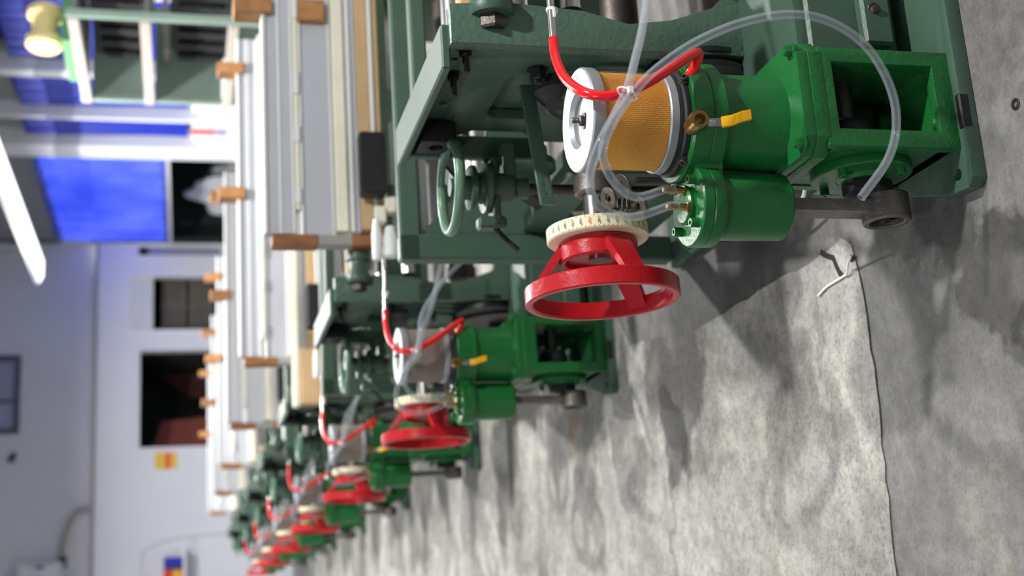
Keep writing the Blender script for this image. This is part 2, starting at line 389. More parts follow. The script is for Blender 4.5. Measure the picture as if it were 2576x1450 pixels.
# stacked crates seen through window 2
for k, (z, mm) in enumerate([(0.03, 'crate'), (.52, 'crate'), (1.01, 'crateg'), (1.4, 'crateg')]):
    r = empty('slatted_crate', (4.62, 18.75, z))
    h = .46 if k < 2 else .36
    for s in range(4):
        bm = B(); z0 = z + s * h / 4 + .006; box(bm, 4.2, 5.1, 18.5, 18.53, z0, z0 + h / 4 - .02, .003)
        finish('slat', bm, mm, r, smooth=0, org=Vector((4.62, 18.75, z)))
    for x in (4.22, 4.62, 5.02):
        bm = B(); box(bm, x, x + .06, 18.53, 18.6, z, z + h, .003); finish('batten', bm, mm, r, smooth=0, org=Vector((4.62, 18.75, z)))
    bm = B(); box(bm, 4.2, 5.1, 18.6, 19.1, z + .01, z + h - .01, .004); finish('load', bm, 'card', r, smooth=0, org=Vector((4.62, 18.75, z)))
    tag(r, ['tan slatted crate at the bottom of the stack behind the louvred window', 'tan slatted crate second from the floor behind the louvred window', 'grey slatted crate third from the floor behind the louvred window', 'grey slatted crate topmost of the stack behind the louvred window'][k], 'crate')
# rust red sheets leaning inside the dark doorway
bm = B(); prism(bm, [(2.53, 19.2, .05), (3.25, 19.35, .05), (3.1, 19.35, 1.75), (2.53, 19.2, 1.95)][::-1], (0.02, .06, 0))
tag(finish('red_steel_sheet', bm, 'rust', smooth=0, org=Vector((2.85, 19.2, .05))), 'large rust red steel sheet leaning inside the dark doorway', 'sheet')
bm = B(); prism(bm, [(3.35, 20.2, 0.0), (4.0, 20.3, 0.0), (4.0, 20.3, 1.85), (3.62, 20.2, 1.35)][::-1], (0, .05, 0))
tag(finish('red_steel_sheet', bm, mat('rust_dark', sl(96, 52, 50), .7), smooth=0, org=Vector((3.7, 20.2, 0))), 'darker maroon steel sheet deep inside the dark doorway', 'sheet')
# sticker on the wall beside the doorway
r = empty('striped_sticker', (2.345, YB - .004, 1.53))
for x0, x1, mm in ((2.233, 2.46, None),):
    for z0, z1, mm in ((1.53, 1.62, 'stick_y'), (1.62, 1.68, 'stick_r'), (1.68, 1.82, 'stick_y')):
        bm = B(); box(bm, 2.233, 2.46, YB - .004, YB, z0, z1); finish('stripe', bm, mm, r, smooth=0, org=Vector((2.345, YB - .004, 1.53)))
tag(r, 'yellow sticker with a red middle stripe on the white wall beside the doorway', 'sticker')
# conduits and boxes on the back wall
bm = B(); tube(bm, [(1.135, YB - .06, 2.99), (1.3, YB - .04, 2.98), (1.58, YB - .05, 2.9), (1.72, YB - .04, 2.8), (1.74, YB - .03, 2.66)], .035, 10)
tag(finish('bent_conduit', bm, 'conduit', org=Vector((1.5, YB, 2.66))), 'grey bent conduit rising from the wall trim to the junction box', 'conduit')
r = empty('junction_box', (.9, YB, 2.9))
for nme, q, mm in (('box', (.55, 1.06, YB - .12, YB, 2.97, 3.55), 'upwall'), ('cover', (.6, 1.0, YB - .135, YB - .12, 3.02, 3.5), 'wall'), ('latch', (.98, 1.02, YB - .15, YB - .12, 3.2, 3.3), 'frame'), ('gland', (.98, 1.12, YB - .09, YB - .02, 2.93, 3.03), 'black')):
    bm = B(); box(bm, *q, .008); finish(nme, bm, mm, r, smooth=0, org=Vector((.9, YB, 2.9)))
tag(r, 'pale grey junction box high on the white wall', 'electrical box')
r = empty('wall_bracket', (2.46, YB, 3.6))
bm = B(); box(bm, 2.4, 2.52, YB - .06, YB, 3.61, 3.67, .01, Matrix.Rotation(.5, 3, 'Y')); finish('arm', bm, 'black', r, smooth=0, org=Vector((2.46, YB, 3.6)))
bm = B(); cyl(bm, (2.43, YB - .02, 3.66), (0, 1, 0), .04, .02, 16); finish('mount', bm, 'black', r, org=Vector((2.46, YB, 3.6)))
tag(r, 'small black bracket high on the wall beside the upper window', 'bracket')
bm = B(); tube(bm, [(-3.5, YB - .02, 2.0), (.5, YB - .02, 1.98), (1.2, YB - .02, 1.88), (1.35, YB - .02, .8)], .012, 8)
tag(finish('wall_cable', bm, 'wall', org=Vector((1.3, YB, .8))), 'thin white cable clipped along the white wall', 'cable')
# two small tubs on a ledge against the wall
for x_, mm, low, lab in ((.965, 'blueplas', None, 'small blue plastic tub on the ledge of the white wall'), (.80, 'stick_r', 'stick_y', 'small red tub with a yellow band on the ledge beside the blue tub')):
    oo = Vector((x_, YB - .2, 1.452)); r = empty('plastic_tub', oo)
    bm = B(); lathe(bm, oo, (0, 0, 1), [(0, 0), (.066, 0), (.072, .01), (.076, .22), (.066, .22), (.062, .015), (0, .015)], 28); finish('body', bm, mm, r, org=oo)
    bm = B(); ring(bm, oo + Vector((0, 0, .215)), (0, 0, 1), .066, .081, .03, 28, .003); finish('rim', bm, mm, r, org=oo)
    if low: bm = B(); ring(bm, oo + Vector((0, 0, .02)), (0, 0, 1), .070, .0775, .11, 28); finish('band', bm, low, r, org=oo)
    tag(r, lab, 'tub')
bm = B(); box(bm, .3, 1.15, YB - .35, YB, 1.41, 1.45, .004); tag(finish('wall_ledge', bm, 'wall', smooth=0, org=Vector((.7, YB - .15, 1.41))), 'white ledge fixed to the wall carrying the small tubs', 'shelf')

# right side: columns, blue sheets, corrugated cladding (X = 5.45)
bm = B()
for y0, y1, z0, z1 in ((13.0, 14.35, 0, .3), (14.35, YB, 0, .55), (10.4, 14.35, 0, 1.36), (-3, 10.4, 0, ZC)):
    box(bm, XR, XR + .15, y0, y1, z0, z1)
struct(finish('wall_right', bm, 'wall', smooth=0))
def column(y0, y1, n):
    bm = B(); box(bm, XR - .12, XR + .2, y0, y1, 0, ZC, .01); struct(finish('trim_%d' % n, bm, 'wall', smooth=0))
column(13.93, 14.3, 2); column(13.1, 13.16, 3); column(11.95, 12.1, 4); column(10.2, 10.4, 5)
M['blue_unlit'] = mat('unlit_blue_sheet', sl(14, 44, 176), 0.45, var=0.12, vscale=1.5)  # same sheeting without the backlight, kept deeper blue than the lit copy
def sheet(y0, y1, z0, z1, label, x=XR + .02, mm='blue_unlit'):
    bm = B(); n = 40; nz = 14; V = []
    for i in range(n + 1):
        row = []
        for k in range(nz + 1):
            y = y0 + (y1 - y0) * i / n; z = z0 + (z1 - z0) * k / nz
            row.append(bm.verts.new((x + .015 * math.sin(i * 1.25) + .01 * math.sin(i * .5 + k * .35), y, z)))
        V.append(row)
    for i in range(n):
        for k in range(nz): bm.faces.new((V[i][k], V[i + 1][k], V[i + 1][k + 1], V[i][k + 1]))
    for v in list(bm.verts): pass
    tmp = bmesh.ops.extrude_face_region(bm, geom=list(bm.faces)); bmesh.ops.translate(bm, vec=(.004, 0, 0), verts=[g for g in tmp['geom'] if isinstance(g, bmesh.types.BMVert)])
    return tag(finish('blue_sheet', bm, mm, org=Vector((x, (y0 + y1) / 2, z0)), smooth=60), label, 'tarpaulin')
sheet(14.33, 17.95, 1.64, 3.15, 'backlit blue sheet hung between the white column and the back wall', mm='blue_backlit')
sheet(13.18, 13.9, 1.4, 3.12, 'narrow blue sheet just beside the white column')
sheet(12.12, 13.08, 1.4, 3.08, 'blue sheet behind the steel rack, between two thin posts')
sheet(10.42, 11.93, 1.4, 3.05, 'unlit blue sheet furthest from the back wall, behind the steel rack')
bm = B(); box(bm, XR - .02, XR + .03, 14.32, YB, 1.60, 1.645, .004); struct(finish('trim_6', bm, 'wall', smooth=0))
bm = B(); V = []
for i in range(0, 420):
    y = 9.0 + i * .025; x = XR + .08 + (.02 if (i // 3) % 2 else -.02); V.append((bm.verts.new((x, y, 3.12)), bm.verts.new((x, y, ZC))))
for a, b in zip(V, V[1:]): bm.faces.new((a[0], b[0], b[1], a[1]))
struct(finish('wall_right_cladding', bm, 'grey', smooth=0))
bm = B()
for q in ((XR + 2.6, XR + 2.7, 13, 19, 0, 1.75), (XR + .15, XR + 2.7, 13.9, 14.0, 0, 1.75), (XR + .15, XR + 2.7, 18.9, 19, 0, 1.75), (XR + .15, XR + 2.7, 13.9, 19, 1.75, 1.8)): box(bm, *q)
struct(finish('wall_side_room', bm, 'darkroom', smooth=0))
bm = B(); bmesh.ops.create_icosphere(bm, subdivisions=4, radius=1)
for v in bm.verts:
    n = .1 * math.sin(7 * v.co.x + 2) + .1 * math.sin(9 * v.co.y) + .07 * math.sin(13 * v.co.z)
    v.co = Vector((v.co.x * .32, v.co.y * .7, max(v.co.z, -.5) * .8)) * (1 + n); v.co += Vector((6.15, 17.7, .85))
zmin = min(v.co.z for v in bm.verts)
for v in bm.verts: v.co.z -= zmin
tag(finish('fabric_bundle', bm, 'white', org=Vector((6.15, 17.7, 0))), 'heap of white fabric in the dark opening under the backlit blue sheet', 'fabric')
bm = B(); box(bm, XR - .02, XR + .14, 13.62, 13.72, 1.1, 1.36, .003); tag(finish('red_notice', bm, 'stick_r', smooth=0, org=Vector((XR, 13.67, 1.1))), 'small red notice on the right wall under the blue sheets', 'notice')
bm = B(); box(bm, XR - .02, XR + .14, 13.62, 13.72, .98, 1.09, .003); tag(finish('violet_notice', bm, mat('violet', sl(130, 130, 210), .5), smooth=0, org=Vector((XR, 13.67, .98))), 'small pale violet notice below the red notice', 'notice')
bm = B(); box(bm, XR + .6, XR + .8, 9.0, 13.95, 0, 5.5); box(bm, XR + .15, XR + .8, 13.93, 14.03, 1.8, 5.5); struct(finish('sun_block_wall', bm, 'grey', smooth=0))  # unseen wall added outside to keep the sun off the unlit sheets
# ceiling
bm = B(); box(bm, -4.5, 5.7, -3, YB + .2, ZC, ZC + .1); struct(finish('ceiling', bm, 'ceil', smooth=0))

# ------------------------------------------------------------------ lamps
def lamp(x, y, z, label, length=1.5, wid=.2, watts=TUBE_W, vis=False, hang=True):
    r = empty('tube_lamp', (x, y, z)); o0 = Vector((x, y, z))
    bm = B(); box(bm, x - wid / 2, x + wid / 2, y - length / 2, y + length / 2, z + .05, z + .09, .005); finish('housing', bm, 'white', r, smooth=0, org=o0)
    bm = B()
    prism(bm, [(x - wid / 2 + .01, y - length / 2 + .02, z + .05), (x - wid / 4, y - length / 2 + .02, z + .005), (x + wid / 4, y - length / 2 + .02, z + .005), (x + wid / 2 - .01, y - length / 2 + .02, z + .05)], (0, length - .04, 0))
    finish('diffuser', bm, 'lamp', r, smooth=0, org=o0)
    for s in (-1, 1):
        bm = B(); tube(bm, [(x, y + s * length * .35, z + .09), (x, y + s * length * .35, ZC)], .008, 6, smooth=False); finish('hanger', bm, 'conduit', r, org=o0)
    ld = bpy.data.lights.new('tube_light', 'AREA'); ld.shape = 'RECTANGLE'; ld.size = wid * .5; ld.size_y = length * .95; ld.energy = watts; ld.color = (.97, .985, 1.0)
    lo = bpy.data.objects.new('tube_light', ld); COL.objects.link(lo); lo.parent = r; lo.location = (0, 0, -.005)
    tag(r, label, 'lamp', 'ceiling tube lamps'); return r
lamp(4.16, 12.5, 2.98, 'long white tube lamp hung over the steel rack', 4.6, .36, 34)
for y, t in ((.2, 'beside the first loom'), (4.5, 'beside the second and third looms'), (9.0, 'beside the fourth and fifth looms'), (13.5, 'beside the last loom')):  # unseen tubes added as fill for the loom sides and back wall
    lamp(-.9, y, TUBE_Z, 'unseen fill lamp added above the open aisle ' + t, 1.5, .16, TUBE_W * (1.9 if y < 1 else 1.0 if y < 9 else 2.2 if y < 13 else 4.0))
def high_bay(x, y, z, label, watts=BAY_W):
    r = empty('high_bay_lamp', (x, y, z)); o0 = Vector((x, y, z))
    bm = B(); lathe(bm, (x, y, z), (0, 0, 1), [(.20, 0), (.205, 0), (.12, .16), (.07, .2), (.07, .3), (0, .3), (0, .29), (.06, .29), (.06, .2), (.11, .16)], 36, close=True); finish('shade', bm, 'grey', r, org=o0)
    bm = B(); cyl(bm, (x, y, z + .10), (0, 0, 1), .09, .03, 28, .004); finish('lens', bm, 'lamp', r, org=o0)
    bm = B(); tube(bm, [(x, y, z + .3), (x, y, ZC)], .01, 8, smooth=False); finish('rod', bm, 'conduit', r, org=o0)
    ld = bpy.data.lights.new('bay_light', 'AREA'); ld.shape = 'DISK'; ld.size = .16; ld.energy = watts; ld.color = (1.0, .985, .96)
    lo = bpy.data.objects.new('bay_light', ld); COL.objects.link(lo); lo.parent = r; lo.location = (0, 0, .03)
    tag(r, label, 'lamp', 'high bay lamps over the looms')
for x, y, t in ((2.55, .95, 'first loom'), (2.55, 5.2, 'second loom'), (2.55, 9.4, 'fourth loom'), (2.55, 13.2, 'sixth loom')):
    high_bay(x, y, 3.45, 'round high bay lamp hung above the ' + t, BAY_W * (1.0 if y < 9 else 1.3))

# ================================================================== LOOM
P = 2.13
LORG = Vector((0.95, 2.15, 0.0)); ORG = LORG
root = empty('loom', LORG)
def part(name, bm, material, parent=None, smooth=35): return finish(name, bm, material, parent or root, smooth)

# --- foot and frames
out = [(.72, 1.965), (.735, 1.95), (1.32, 1.95), (1.32, 2.4), (1.2, 2.5), (1.2, 3.44), (.98, 3.44), (.98, 2.75), (.80, 2.26), (.725, 2.03)]
bm = B(); plate(bm, out, [circ(.752, 1.992, .014)], (0, 0, .003), (1, 0, 0), (0, 1, 0), .026, .003)
foot = part('foot_plate', bm, 'loom')
bm = B(); box(bm, .83, .90, 1.9465, 1.962, .012, .0345, .003); part('locating_key', bm, 'black', foot)
# side plate
XS, YF = 1.165, 2.36
so = [(YF, .045), (2.92, .045), (2.92, .57), (2.86, .63), (2.86, .76), (2.93, .82), (2.93, .915), (YF, .915)]
win = rrect(2.52, 2.78, .61, .75, .04); win2 = rrect(2.46, 2.80, .28, .52, .06)
bm = B(); plate(bm, so, [win, win2, circ(2.70, .865, .012, 14), circ(2.46, .885, .010, 12)], (XS, 0, 0), (0, 1, 0), (0, 0, 1), .022, .002)
side = part('side_plate', bm, 'loom')
bm = B(); box(bm, XS + .03, XS + .04, 2.48, 2.82, .56, .80); part('pocket_back', bm, 'cast', side)
bm = B(); box(bm, XS + .03, XS + .04, 2.44, 2.84, .24, .55); part('pocket_back', bm, 'loom', side)
bm = B(); box(bm, XS - .07, XS + .03, YF, 2.95, .915, .935, .004); part('top_flange', bm, 'loom')
bm = B(); box(bm, XS - .06, XS, 2.895, 2.92, .58, .915, .004); part('rear_lip', bm, 'loom')
fo = [(XS - .02, .045), (1.30, .045), (1.30, .28), (1.25, .33), (1.215, .43), (1.20, .53), (1.225, .63), (1.235, .80), (1.225, .915), (XS - .02, .915)]
bm = B(); plate(bm, fo, [], (0, YF + .005, 0), (1, 0, 0), (0, 0, 1), .03, .004); part('front_flange', bm, 'cast')
em = bmesh.new()
for s_, z_, y_ in (('10 10', .825, 2.64), ('10 0 J', .79, 2.66), ('10', .765, 2.67)):
    me = text_mesh(s_, .030); t = bmesh.new(); t.from_mesh(me); bpy.data.meshes.remove(me)
    r_ = bmesh.ops.extrude_face_region(t, geom=list(t.faces)); bmesh.ops.translate(t, vec=(0, 0, .0012), verts=[g for g in r_['geom'] if isinstance(g, bmesh.types.BMVert)])
    mm = Matrix((Vector((0, -1, 0)), Vector((0, 0, 1)), Vector((-1, 0, 0)))).transposed().to_4x4(); mm.translation = Vector((XS - .0005, y_, z_))
    bmesh.ops.transform(t, matrix=mm, verts=t.verts); merge(em, t)
part('casting_marks', em, 'loom', side, 0)
for q in ((1170, 122), (1139, 183)):
    p = W(*q, X=XS); bm = B(); hexbolt(bm, p, (-1, 0, 0), .0135, .016, True, .038); part('stud', bm, 'black', side)
p = W(1352, 172, X=XS); bm = B(); hexbolt(bm, p, (-1, 0, 0), .017, .026, True, .010); part('bolt', bm, 'black', side)
p = W(1400, 205, X=XS); bm = B(); lathe(bm, p, (-1, 0, 0), [(0, 0), (.055, 0), (.055, .03), (.03, .06), (0, .062)], 28); part('rubber_bumper', bm, 'rubber', side)
p = W(1095, 322, X=XS - .01)
bm = B(); plate(bm, rrect(-.04, .04, -.042, .042, .006, 2), [circ(0, 0, .02, 16)], p, (0, -1, 0), (0, 0, 1), .05, .002); part('clamp_block', bm, 'black', side)
a = W(1326, 214, X=XS)
bm = B(); L_ = .285
plate(bm, [(0, -.015), (L_, -.015), (L_, .015), (0, .015)], [circ(L_ - .042, .001, .003, 10), circ(L_ - .022, -.001, .003, 10)], a + Vector((0, 0, 0)), (-1, 0, -.10), (0, 0, 1), .012, .001)
part('strap', bm, 'loom')
bm = B(); y_ = 2.90
wq = [(1225, 315), (1330, 312), (1325, 360), (1250, 435), (1217, 420), (1217, 372)]
prism(bm, [W(*q, Y=y_) for q in wq], (0, .02, 0)); part('wedge_bracket', bm, 'loom')
bm = B(); box(bm, XS - .03, 2.6, 2.95, 3.0, .845, .885, .005); part('cross_rail', bm, 'loom')
bm = B()
plate(bm, [(1.23, .56), (2.72, .56), (2.72, .72), (1.23, .72)], [rrect(1.40, 1.9, .60, .68, .03), rrect(2.0, 2.6, .60, .68, .03)], (0, 2.46, 0), (1, 0, 0), (0, 0, 1), .03, .003); part('front_girder', bm, 'cast')
for x_ in (1.52, 2.62):
    bm = B(); box(bm, x_, x_ + .04, 2.24, 2.44, .70, .722, .003); part('bundle_bracket', bm, 'loom')
bm = B(); lathe(bm, (1.205, 2.34, .83), (1, 0, 0), [(0, 0), (.045, 0), (.048, .006), (.048, .03), (.038, .045), (.038, .08), (.046, .085), (.046, .115), (0, .115)], 28); part('boss', bm, 'loom')
bm = B(); hexbolt(bm, (1.205, 2.34, .83), (-1, 0, 0), .030, .03, False); part('boss_bolt', bm, 'dsteel')
bm = B(); cyl(bm, (1.26, 2.40, .635), (1, 0, 0), .026, 1.44, 24); part('front_roller', bm, 'steel')
bm = B(); cyl(bm, (1.31, 2.34, .36), (1, 0, 0), .05, 1.4, 28); part('cloth_roller', bm, 'steel')
bm = B(); cyl(bm, (1.31, 2.52, .2), (1, 0, 0), .075, 1.4, 28); part('take_up_roller', bm, 'dsteel')
bm = B(); box(bm, 1.03, 1.32, 2.10, 2.36, .045, .27, .012, seg=2); box(bm, 1.04, 1.31, 2.085, 2.10, .07, .25, .006); part('lower_casting', bm, 'loom')
bm = B(); box(bm, 1.05, 1.25, 2.06, 2.09, .075, .14, .006); part('lower_rib', bm, 'loom')
p = W(2180, 30, Y=2.085); bm = B(); hexbolt(bm, p, (-.3, -1, -.1), .017, .022, True, .012); part('casting_bolt', bm, 'dsteel')
bm = B(); nT = 60; prof = []
for i in range(nT):
    for da, rr in ((0, .178), (.3, .178), (.5, .19), (.8, .19)):
        an = 2 * PI * (i + da) / nT; prof.append((rr * math.cos(an), rr * math.sin(an)))
plate(bm, prof, [circ(0, 0, .03)], (1.10, 2.56, .25), (0, 1, 0), (0, 0, 1), .03); part('take_up_gear', bm, 'dsteel')
bm = B(); cyl(bm, (1.12, 2.56, .25), (-1, 0, 0), .05, .05, 24, .004); part('gear_hub', bm, 'black')
p = W(1505, 232, X=XS)
bm = B(); lathe(bm, p, (-1, 0, 0), [(0, 0), (.165, 0), (.165, .010), (.158, .014), (.146, .014), (.140, .022), (.128, .030), (.120, .030), (.112, .022), (.100, .022), (.092, .034), (0, .036)], 56); part('round_cover', bm, 'loom', side)
bm = B(); lathe(bm, (1.16, 2.44, .335), (-1, 0, 0), [(0, 0), (.115, 0), (.115, .012), (.10, .014), (.10, .03), (.115, .032), (.115, .046), (.04, .05), (0, .05)], 40); part('belt_pulley', bm, 'black')
bm = B(); box(bm, 1.235, 2.3, 2.56, 2.60, .795, .845, .006); part('wooden_bar', bm, 'palewood')
# rear frame
bm = B(); box(bm, .985, 1.06, 3.38, 3.44, .045, .86, .006); part('rear_post', bm, 'loom')
bm = B(); box(bm, .985, 2.7, 3.38, 3.42, .80, .86, .006); part('rear_rail', bm, 'loom')
bm = B(); box(bm, 1.06, 2.7, 3.40, 3.43, .42, .58, .006); part('rear_web', bm, 'loom')
bm = B(); box(bm, 1.07, 1.12, 2.9, 3.4, .10, .22, .006); part('side_rail', bm, 'loom')
bm = B(); box(bm, 1.07, 1.12, 2.9, 3.4, .40, .50, .006); part('side_rail', bm, 'loom')
bm = B(); prism(bm, [(1.06, 3.40, .58), (1.30, 3.40, .58), (1.06, 3.40, .80)], (0, .03, 0)); part('corner_web', bm, 'loom')
for (y_, z_, r_, mm) in ((3.15, .73, .028, 'steel'), (3.10, .56, .04, 'steel'), (3.0, .30, .06, 'dsteel'), (2.9, .66, .022, 'steel')):
    bm = B(); cyl(bm, (1.2, y_, z_), (1, 0, 0), r_, 1.5, 24); part('roller', bm, mm)
    for x_ in (1.26, 1.40):
        bm = B(); ring(bm, (x_, y_, z_), (1, 0, 0), r_ * .9, r_ * 1.12, .05, 24); part('roller_band', bm, 'black')
bm = B(); cyl(bm, (1.0, 3.43, .785), (1, 0, 0), .018, 1.7, 18); part('tie_rod', bm, 'alu')
# dark gear case and linkage in the middle of the side
bm = B(); box(bm, 1.10, 1.26, 2.97, 3.3, .22, .42, .02, seg=2); cyl(bm, (1.10, 3.12, .32), (-1, 0, 0), .07, .03, 24, .004); part('gear_case', bm, 'loom')
bm = B(); lathe(bm, (1.13, 3.05, .585), (1, 0, 0), [(0, 0), (.09, 0), (.09, .02), (.07, .025), (.07, .06), (0, .06)], 32); part('cam_wheel', bm, 'loom')
bm = B(); prism(bm, [(1.08, 3.02, .62), (1.08, 3.08, .62), (1.08, 3.34, .40), (1.08, 3.30, .37)], (.014, 0, 0)); part('link_arm', bm, 'black')
for (y_, z_) in ((3.05, .615), (3.31, .39)):
    bm = B(); hexbolt(bm, (1.08, y_, z_), (-1, 0, 0), .012, .01); part('link_bolt', bm, 'steel')
# far side frame of the loom
bm = B(); plate(bm, [(1.98, .0), (3.44, .0), (3.44, .86), (2.8, .9), (2.40, .9), (2.38, .68), (2.0, .3)], [rrect(2.4, 2.9, .3, .7, .06)], (2.72, 0, 0), (0, 1, 0), (0, 0, 1), .03, .003); part('far_side_plate', bm, 'loom')

# --- green hand wheel with its screw
hc = W(1134, 472, Y=2.84); hx, hy, hz = hc
bm = B(); R0 = .108; n1, n2 = 48, 12; V = []
for i in range(n1):
    row = []
    for k in range(n2):
        a_, b_ = 2 * PI * i / n1, 2 * PI * k / n2
        rr = R0 + .0115 * math.cos(b_); row.append(bm.verts.new((hx + rr * math.cos(a_), hy + rr * math.sin(a_), hz + .013 * math.sin(b_))))
    V.append(row)
for i in range(n1):
    for k in range(n2): bm.faces.new((V[i][k], V[(i + 1) % n1][k], V[(i + 1) % n1][(k + 1) % n2], V[i][(k + 1) % n2]))
gw = part('adjusting_handwheel', bm, mat('handwheel_green', sl(96, 132, 108), .35, bump=.2, bscale=60, var=.12, vscale=9))
for k in range(3):
    a_ = 2 * PI * k / 3 + .9; d_ = Vector((math.cos(a_), math.sin(a_), 0)); s_ = Vector((-d_.y, d_.x, 0))
    bm = B(); c0 = Vector((hx, hy, hz - .012)); q0, q1 = c0 + d_ * .02, c0 + d_ * (R0 - .002) + Vector((0, 0, .012))
    prism(bm, [q0 - s_ * .016, q0 + s_ * .016, q1 + s_ * .02, q1 - s_ * .02], (0, 0, -.010)); part('spoke', bm, 'loom', gw)
bm = B(); lathe(bm, (hx, hy, hz - .045), (0, 0, 1), [(0, 0), (.03, 0), (.03, .03), (.022, .04), (.022, .048), (0, .048)], 24); part('hub', bm, 'loom', gw)
bm = B(); lathe(bm, (hx, hy, hz - .10), (0, 0, 1), [(0, 0), (.045, 0), (.062, .008), (.062, .02), (.04, .024), (.035, .04), (.055, .044), (.055, .055), (0, .055)], 28); part('thrust_collar', bm, 'loom')
bm = B(); box(bm, hx - .085, hx + .07, hy - .03, hy + .03, hz - .115, hz - .095, .006); box(bm, hx - .105, hx - .075, hy - .02, hy + .02, hz - .13, hz - .06, .006); part('clamp_bracket', bm, 'loom')
bm = B(); tube(bm, [(hx - .095, hy, hz - .10), (hx - .125, hy - .005, hz - .12), (hx - .16, hy - .01, hz - .155)], .007, 8, 3); part('clamp_lever', bm, 'black')
bm = B(); lathe(bm, (hx, hy, hz - .19), (0, 0, 1), [(0, 0), (.026, 0), (.026, .035), (.036, .04), (.04, .095), (0, .095)], 24); part('screw_boss', bm, 'loom')
bm = B(); cyl(bm, (hx, hy, hz - .55), (0, 0, 1), .0135, .37, 18); part('adjusting_screw', bm, 'dsteel')
bm = B(); box(bm, hx - .03, 1.12, hy - .025, hy + .025, hz - .16, hz - .13, .005); part('screw_bracket', bm, 'loom')

# --- main shaft, dial and red hand wheel (axis along X)
wy, wz = 2.53, .572
bm = B(); cyl(bm, (.735, wy, wz), (1, 0, 0), .0255, .6, 28); part('main_shaft', bm, 'steel')
bm = B(); ring(bm, (.885, wy, wz), (1, 0, 0), .0253, .043, .045, 36, .004); part('shaft_collar', bm, 'iron')
bm = B(); lathe(bm, (1.10, wy, wz), (1, 0, 0), [(0, 0), (.05, 0), (.06, .01), (.06, .05), (0, .05)], 32); part('bearing_housing', bm, 'loom')
DR, DX0, DX1 = .1115, .778, .808
bm = B(); lathe(bm, (DX0, wy, wz), (1, 0, 0), [(.0257, 0), (DR - .003, 0), (DR, .003), (DR, DX1 - DX0), (DR - .006, DX1 - DX0), (DR - .006, .012), (.04, .012), (.0257, .02)], 72, close=True)
dial = part('degree_dial', bm, 'cream')
def wrap(me, theta0, bm, r=DR + .0006):
    """flat text x -> -X across the tape, y -> around the rim (downwards on the aisle side)"""
    t = bmesh.new(); t.from_mesh(me); bpy.data.meshes.remove(me); xm = (DX0 + DX1) / 2
    for v in t.verts:
        th = theta0 + v.co.y / r
        v.co = Vector((xm - v.co.x, wy - r * math.cos(th), wz - r * math.sin(th)))
    merge(bm, t)
nb = B(); rb = B()
for k in range(36):
    deg = k * 10; th = math.radians(124 - deg)
    wrap(text_mesh('-%d\u00b0-' % deg, .0090, .0001), th, rb if deg == 150 else nb)
for k in range(72):
    th = math.radians(124 - k * 5)
    for (xa, xb) in ((DX0 + .001, DX0 + .006), (DX1 - .005, DX1 - .001)):
        if k % 2 == 0 : continue
        vs = [Vector((x_, wy - (DR + .0006) * math.cos(t_), wz - (DR + .0006) * math.sin(t_))) for x_, t_ in ((xa, th - .0035), (xb, th - .0035), (xb, th + .0035), (xa, th + .0035))]
        nb.faces.new([nb.verts.new(v) for v in vs])
part('dial_numbers', nb, 'ink', dial, 0); part('dial_number_red', rb, 'redink', dial, 0)
RX0, RX1, RO = .640, .679, .168
bm = B(); lathe(bm, (RX0, wy, wz), (1, 0, 0), [(RO - .017, .004), (RO - .013, 0), (RO - .003, 0), (RO, .003), (RO, .036), (RO - .003, .039), (RO - .015, .039), (RO - .0175, .036)], 72, close=True)
hw = part('red_handwheel', bm, 'red')
for k in range(3):
    an = math.radians(-50 + 120 * k); d_ = Vector((0, math.cos(an), math.sin(an))); s_ = Vector((0, -d_.z, d_.y)); c_ = Vector((0, wy, wz))
    def pt(x, r, s): return c_ + d_ * r + s_ * s + Vector((x, 0, 0))
    bm = B()
    st = [(.774, .04, .758, .04, .025), (.772, .082, .756, .07, .028), (.705, .132, .692, .122, .024), (.668, .157, .650, .153, .022)]
    vs = []
    for (xa, ra, xb, rb_, hw_) in st: vs.append([bm.verts.new(pt(xa, ra, -hw_)), bm.verts.new(pt(xa, ra, hw_)), bm.verts.new(pt(xb, rb_, hw_)), bm.verts.new(pt(xb, rb_, -hw_))])
    for a_, b_ in zip(vs, vs[1:]):
        for i in range(4): bm.faces.new((a_[i], a_[(i + 1) % 4], b_[(i + 1) % 4], b_[i]))
    bm.faces.new(vs[0]); bm.faces.new(vs[-1][::-1]); part('spoke', bm, 'red', hw)
bm = B(); lathe(bm, (.742, wy, wz), (1, 0, 0), [(.0257, 0), (.076, 0), (.076, -.010), (.082, -.012), (.086, -.008), (.086, .032), (.08, .035), (.0257, .035)], 40, close=True); part('hub', bm, 'red', hw)
bm = B(); cyl(bm, (.7335, wy, wz), (1, 0, 0), .0252, .004, 28, .001); part('shaft_end', bm, 'iron', hw)

# --- pump: box, cylinder, flange, filter
AX, AY = .887, 2.115
bm = B()
fr = [(.798, .031), (.988, .031), (.988, .302), (.798, .302)]
hol = [(.826, .066), (.964, .066), (.964, .282), (.826, .282)]
plate(bm, fr, [hol], (0, 1.99, 0), (1, 0, 0), (0, 0, 1), .02, .003)
plate(bm, fr, [rrect(.85, .93, .09, .22, .02)], (0, 2.215, 0), (1, 0, 0), (0, 0, 1), .02, .003)
for q in ((.798, .824, 1.99, 2.195, .034, .30), (.966, .988, 1.99, 2.195, .034, .30), (.798, .988, 1.99, 2.195, .031, .065), (.798, .988, 1.99, 2.195, .283, .302)): box(bm, *q, .003)
pb = part('pump_box', bm, 'pumpcast')
bm = B(); prism(bm, [(.945, 2.195, .068), (.962, 2.195, .084), (.86, 2.195, .20), (.85, 2.195, .185)], (0, -.012, 0)); part('brace', bm, 'pump', pb)
bm = B(); lathe(bm, (.885, 2.10, .19), (-1, 0, 0), [(0, 0), (.05, 0), (.055, .01), (.055, .04), (.03, .05), (0, .05)], 28); part('crank_hub', bm, 'black', pb)
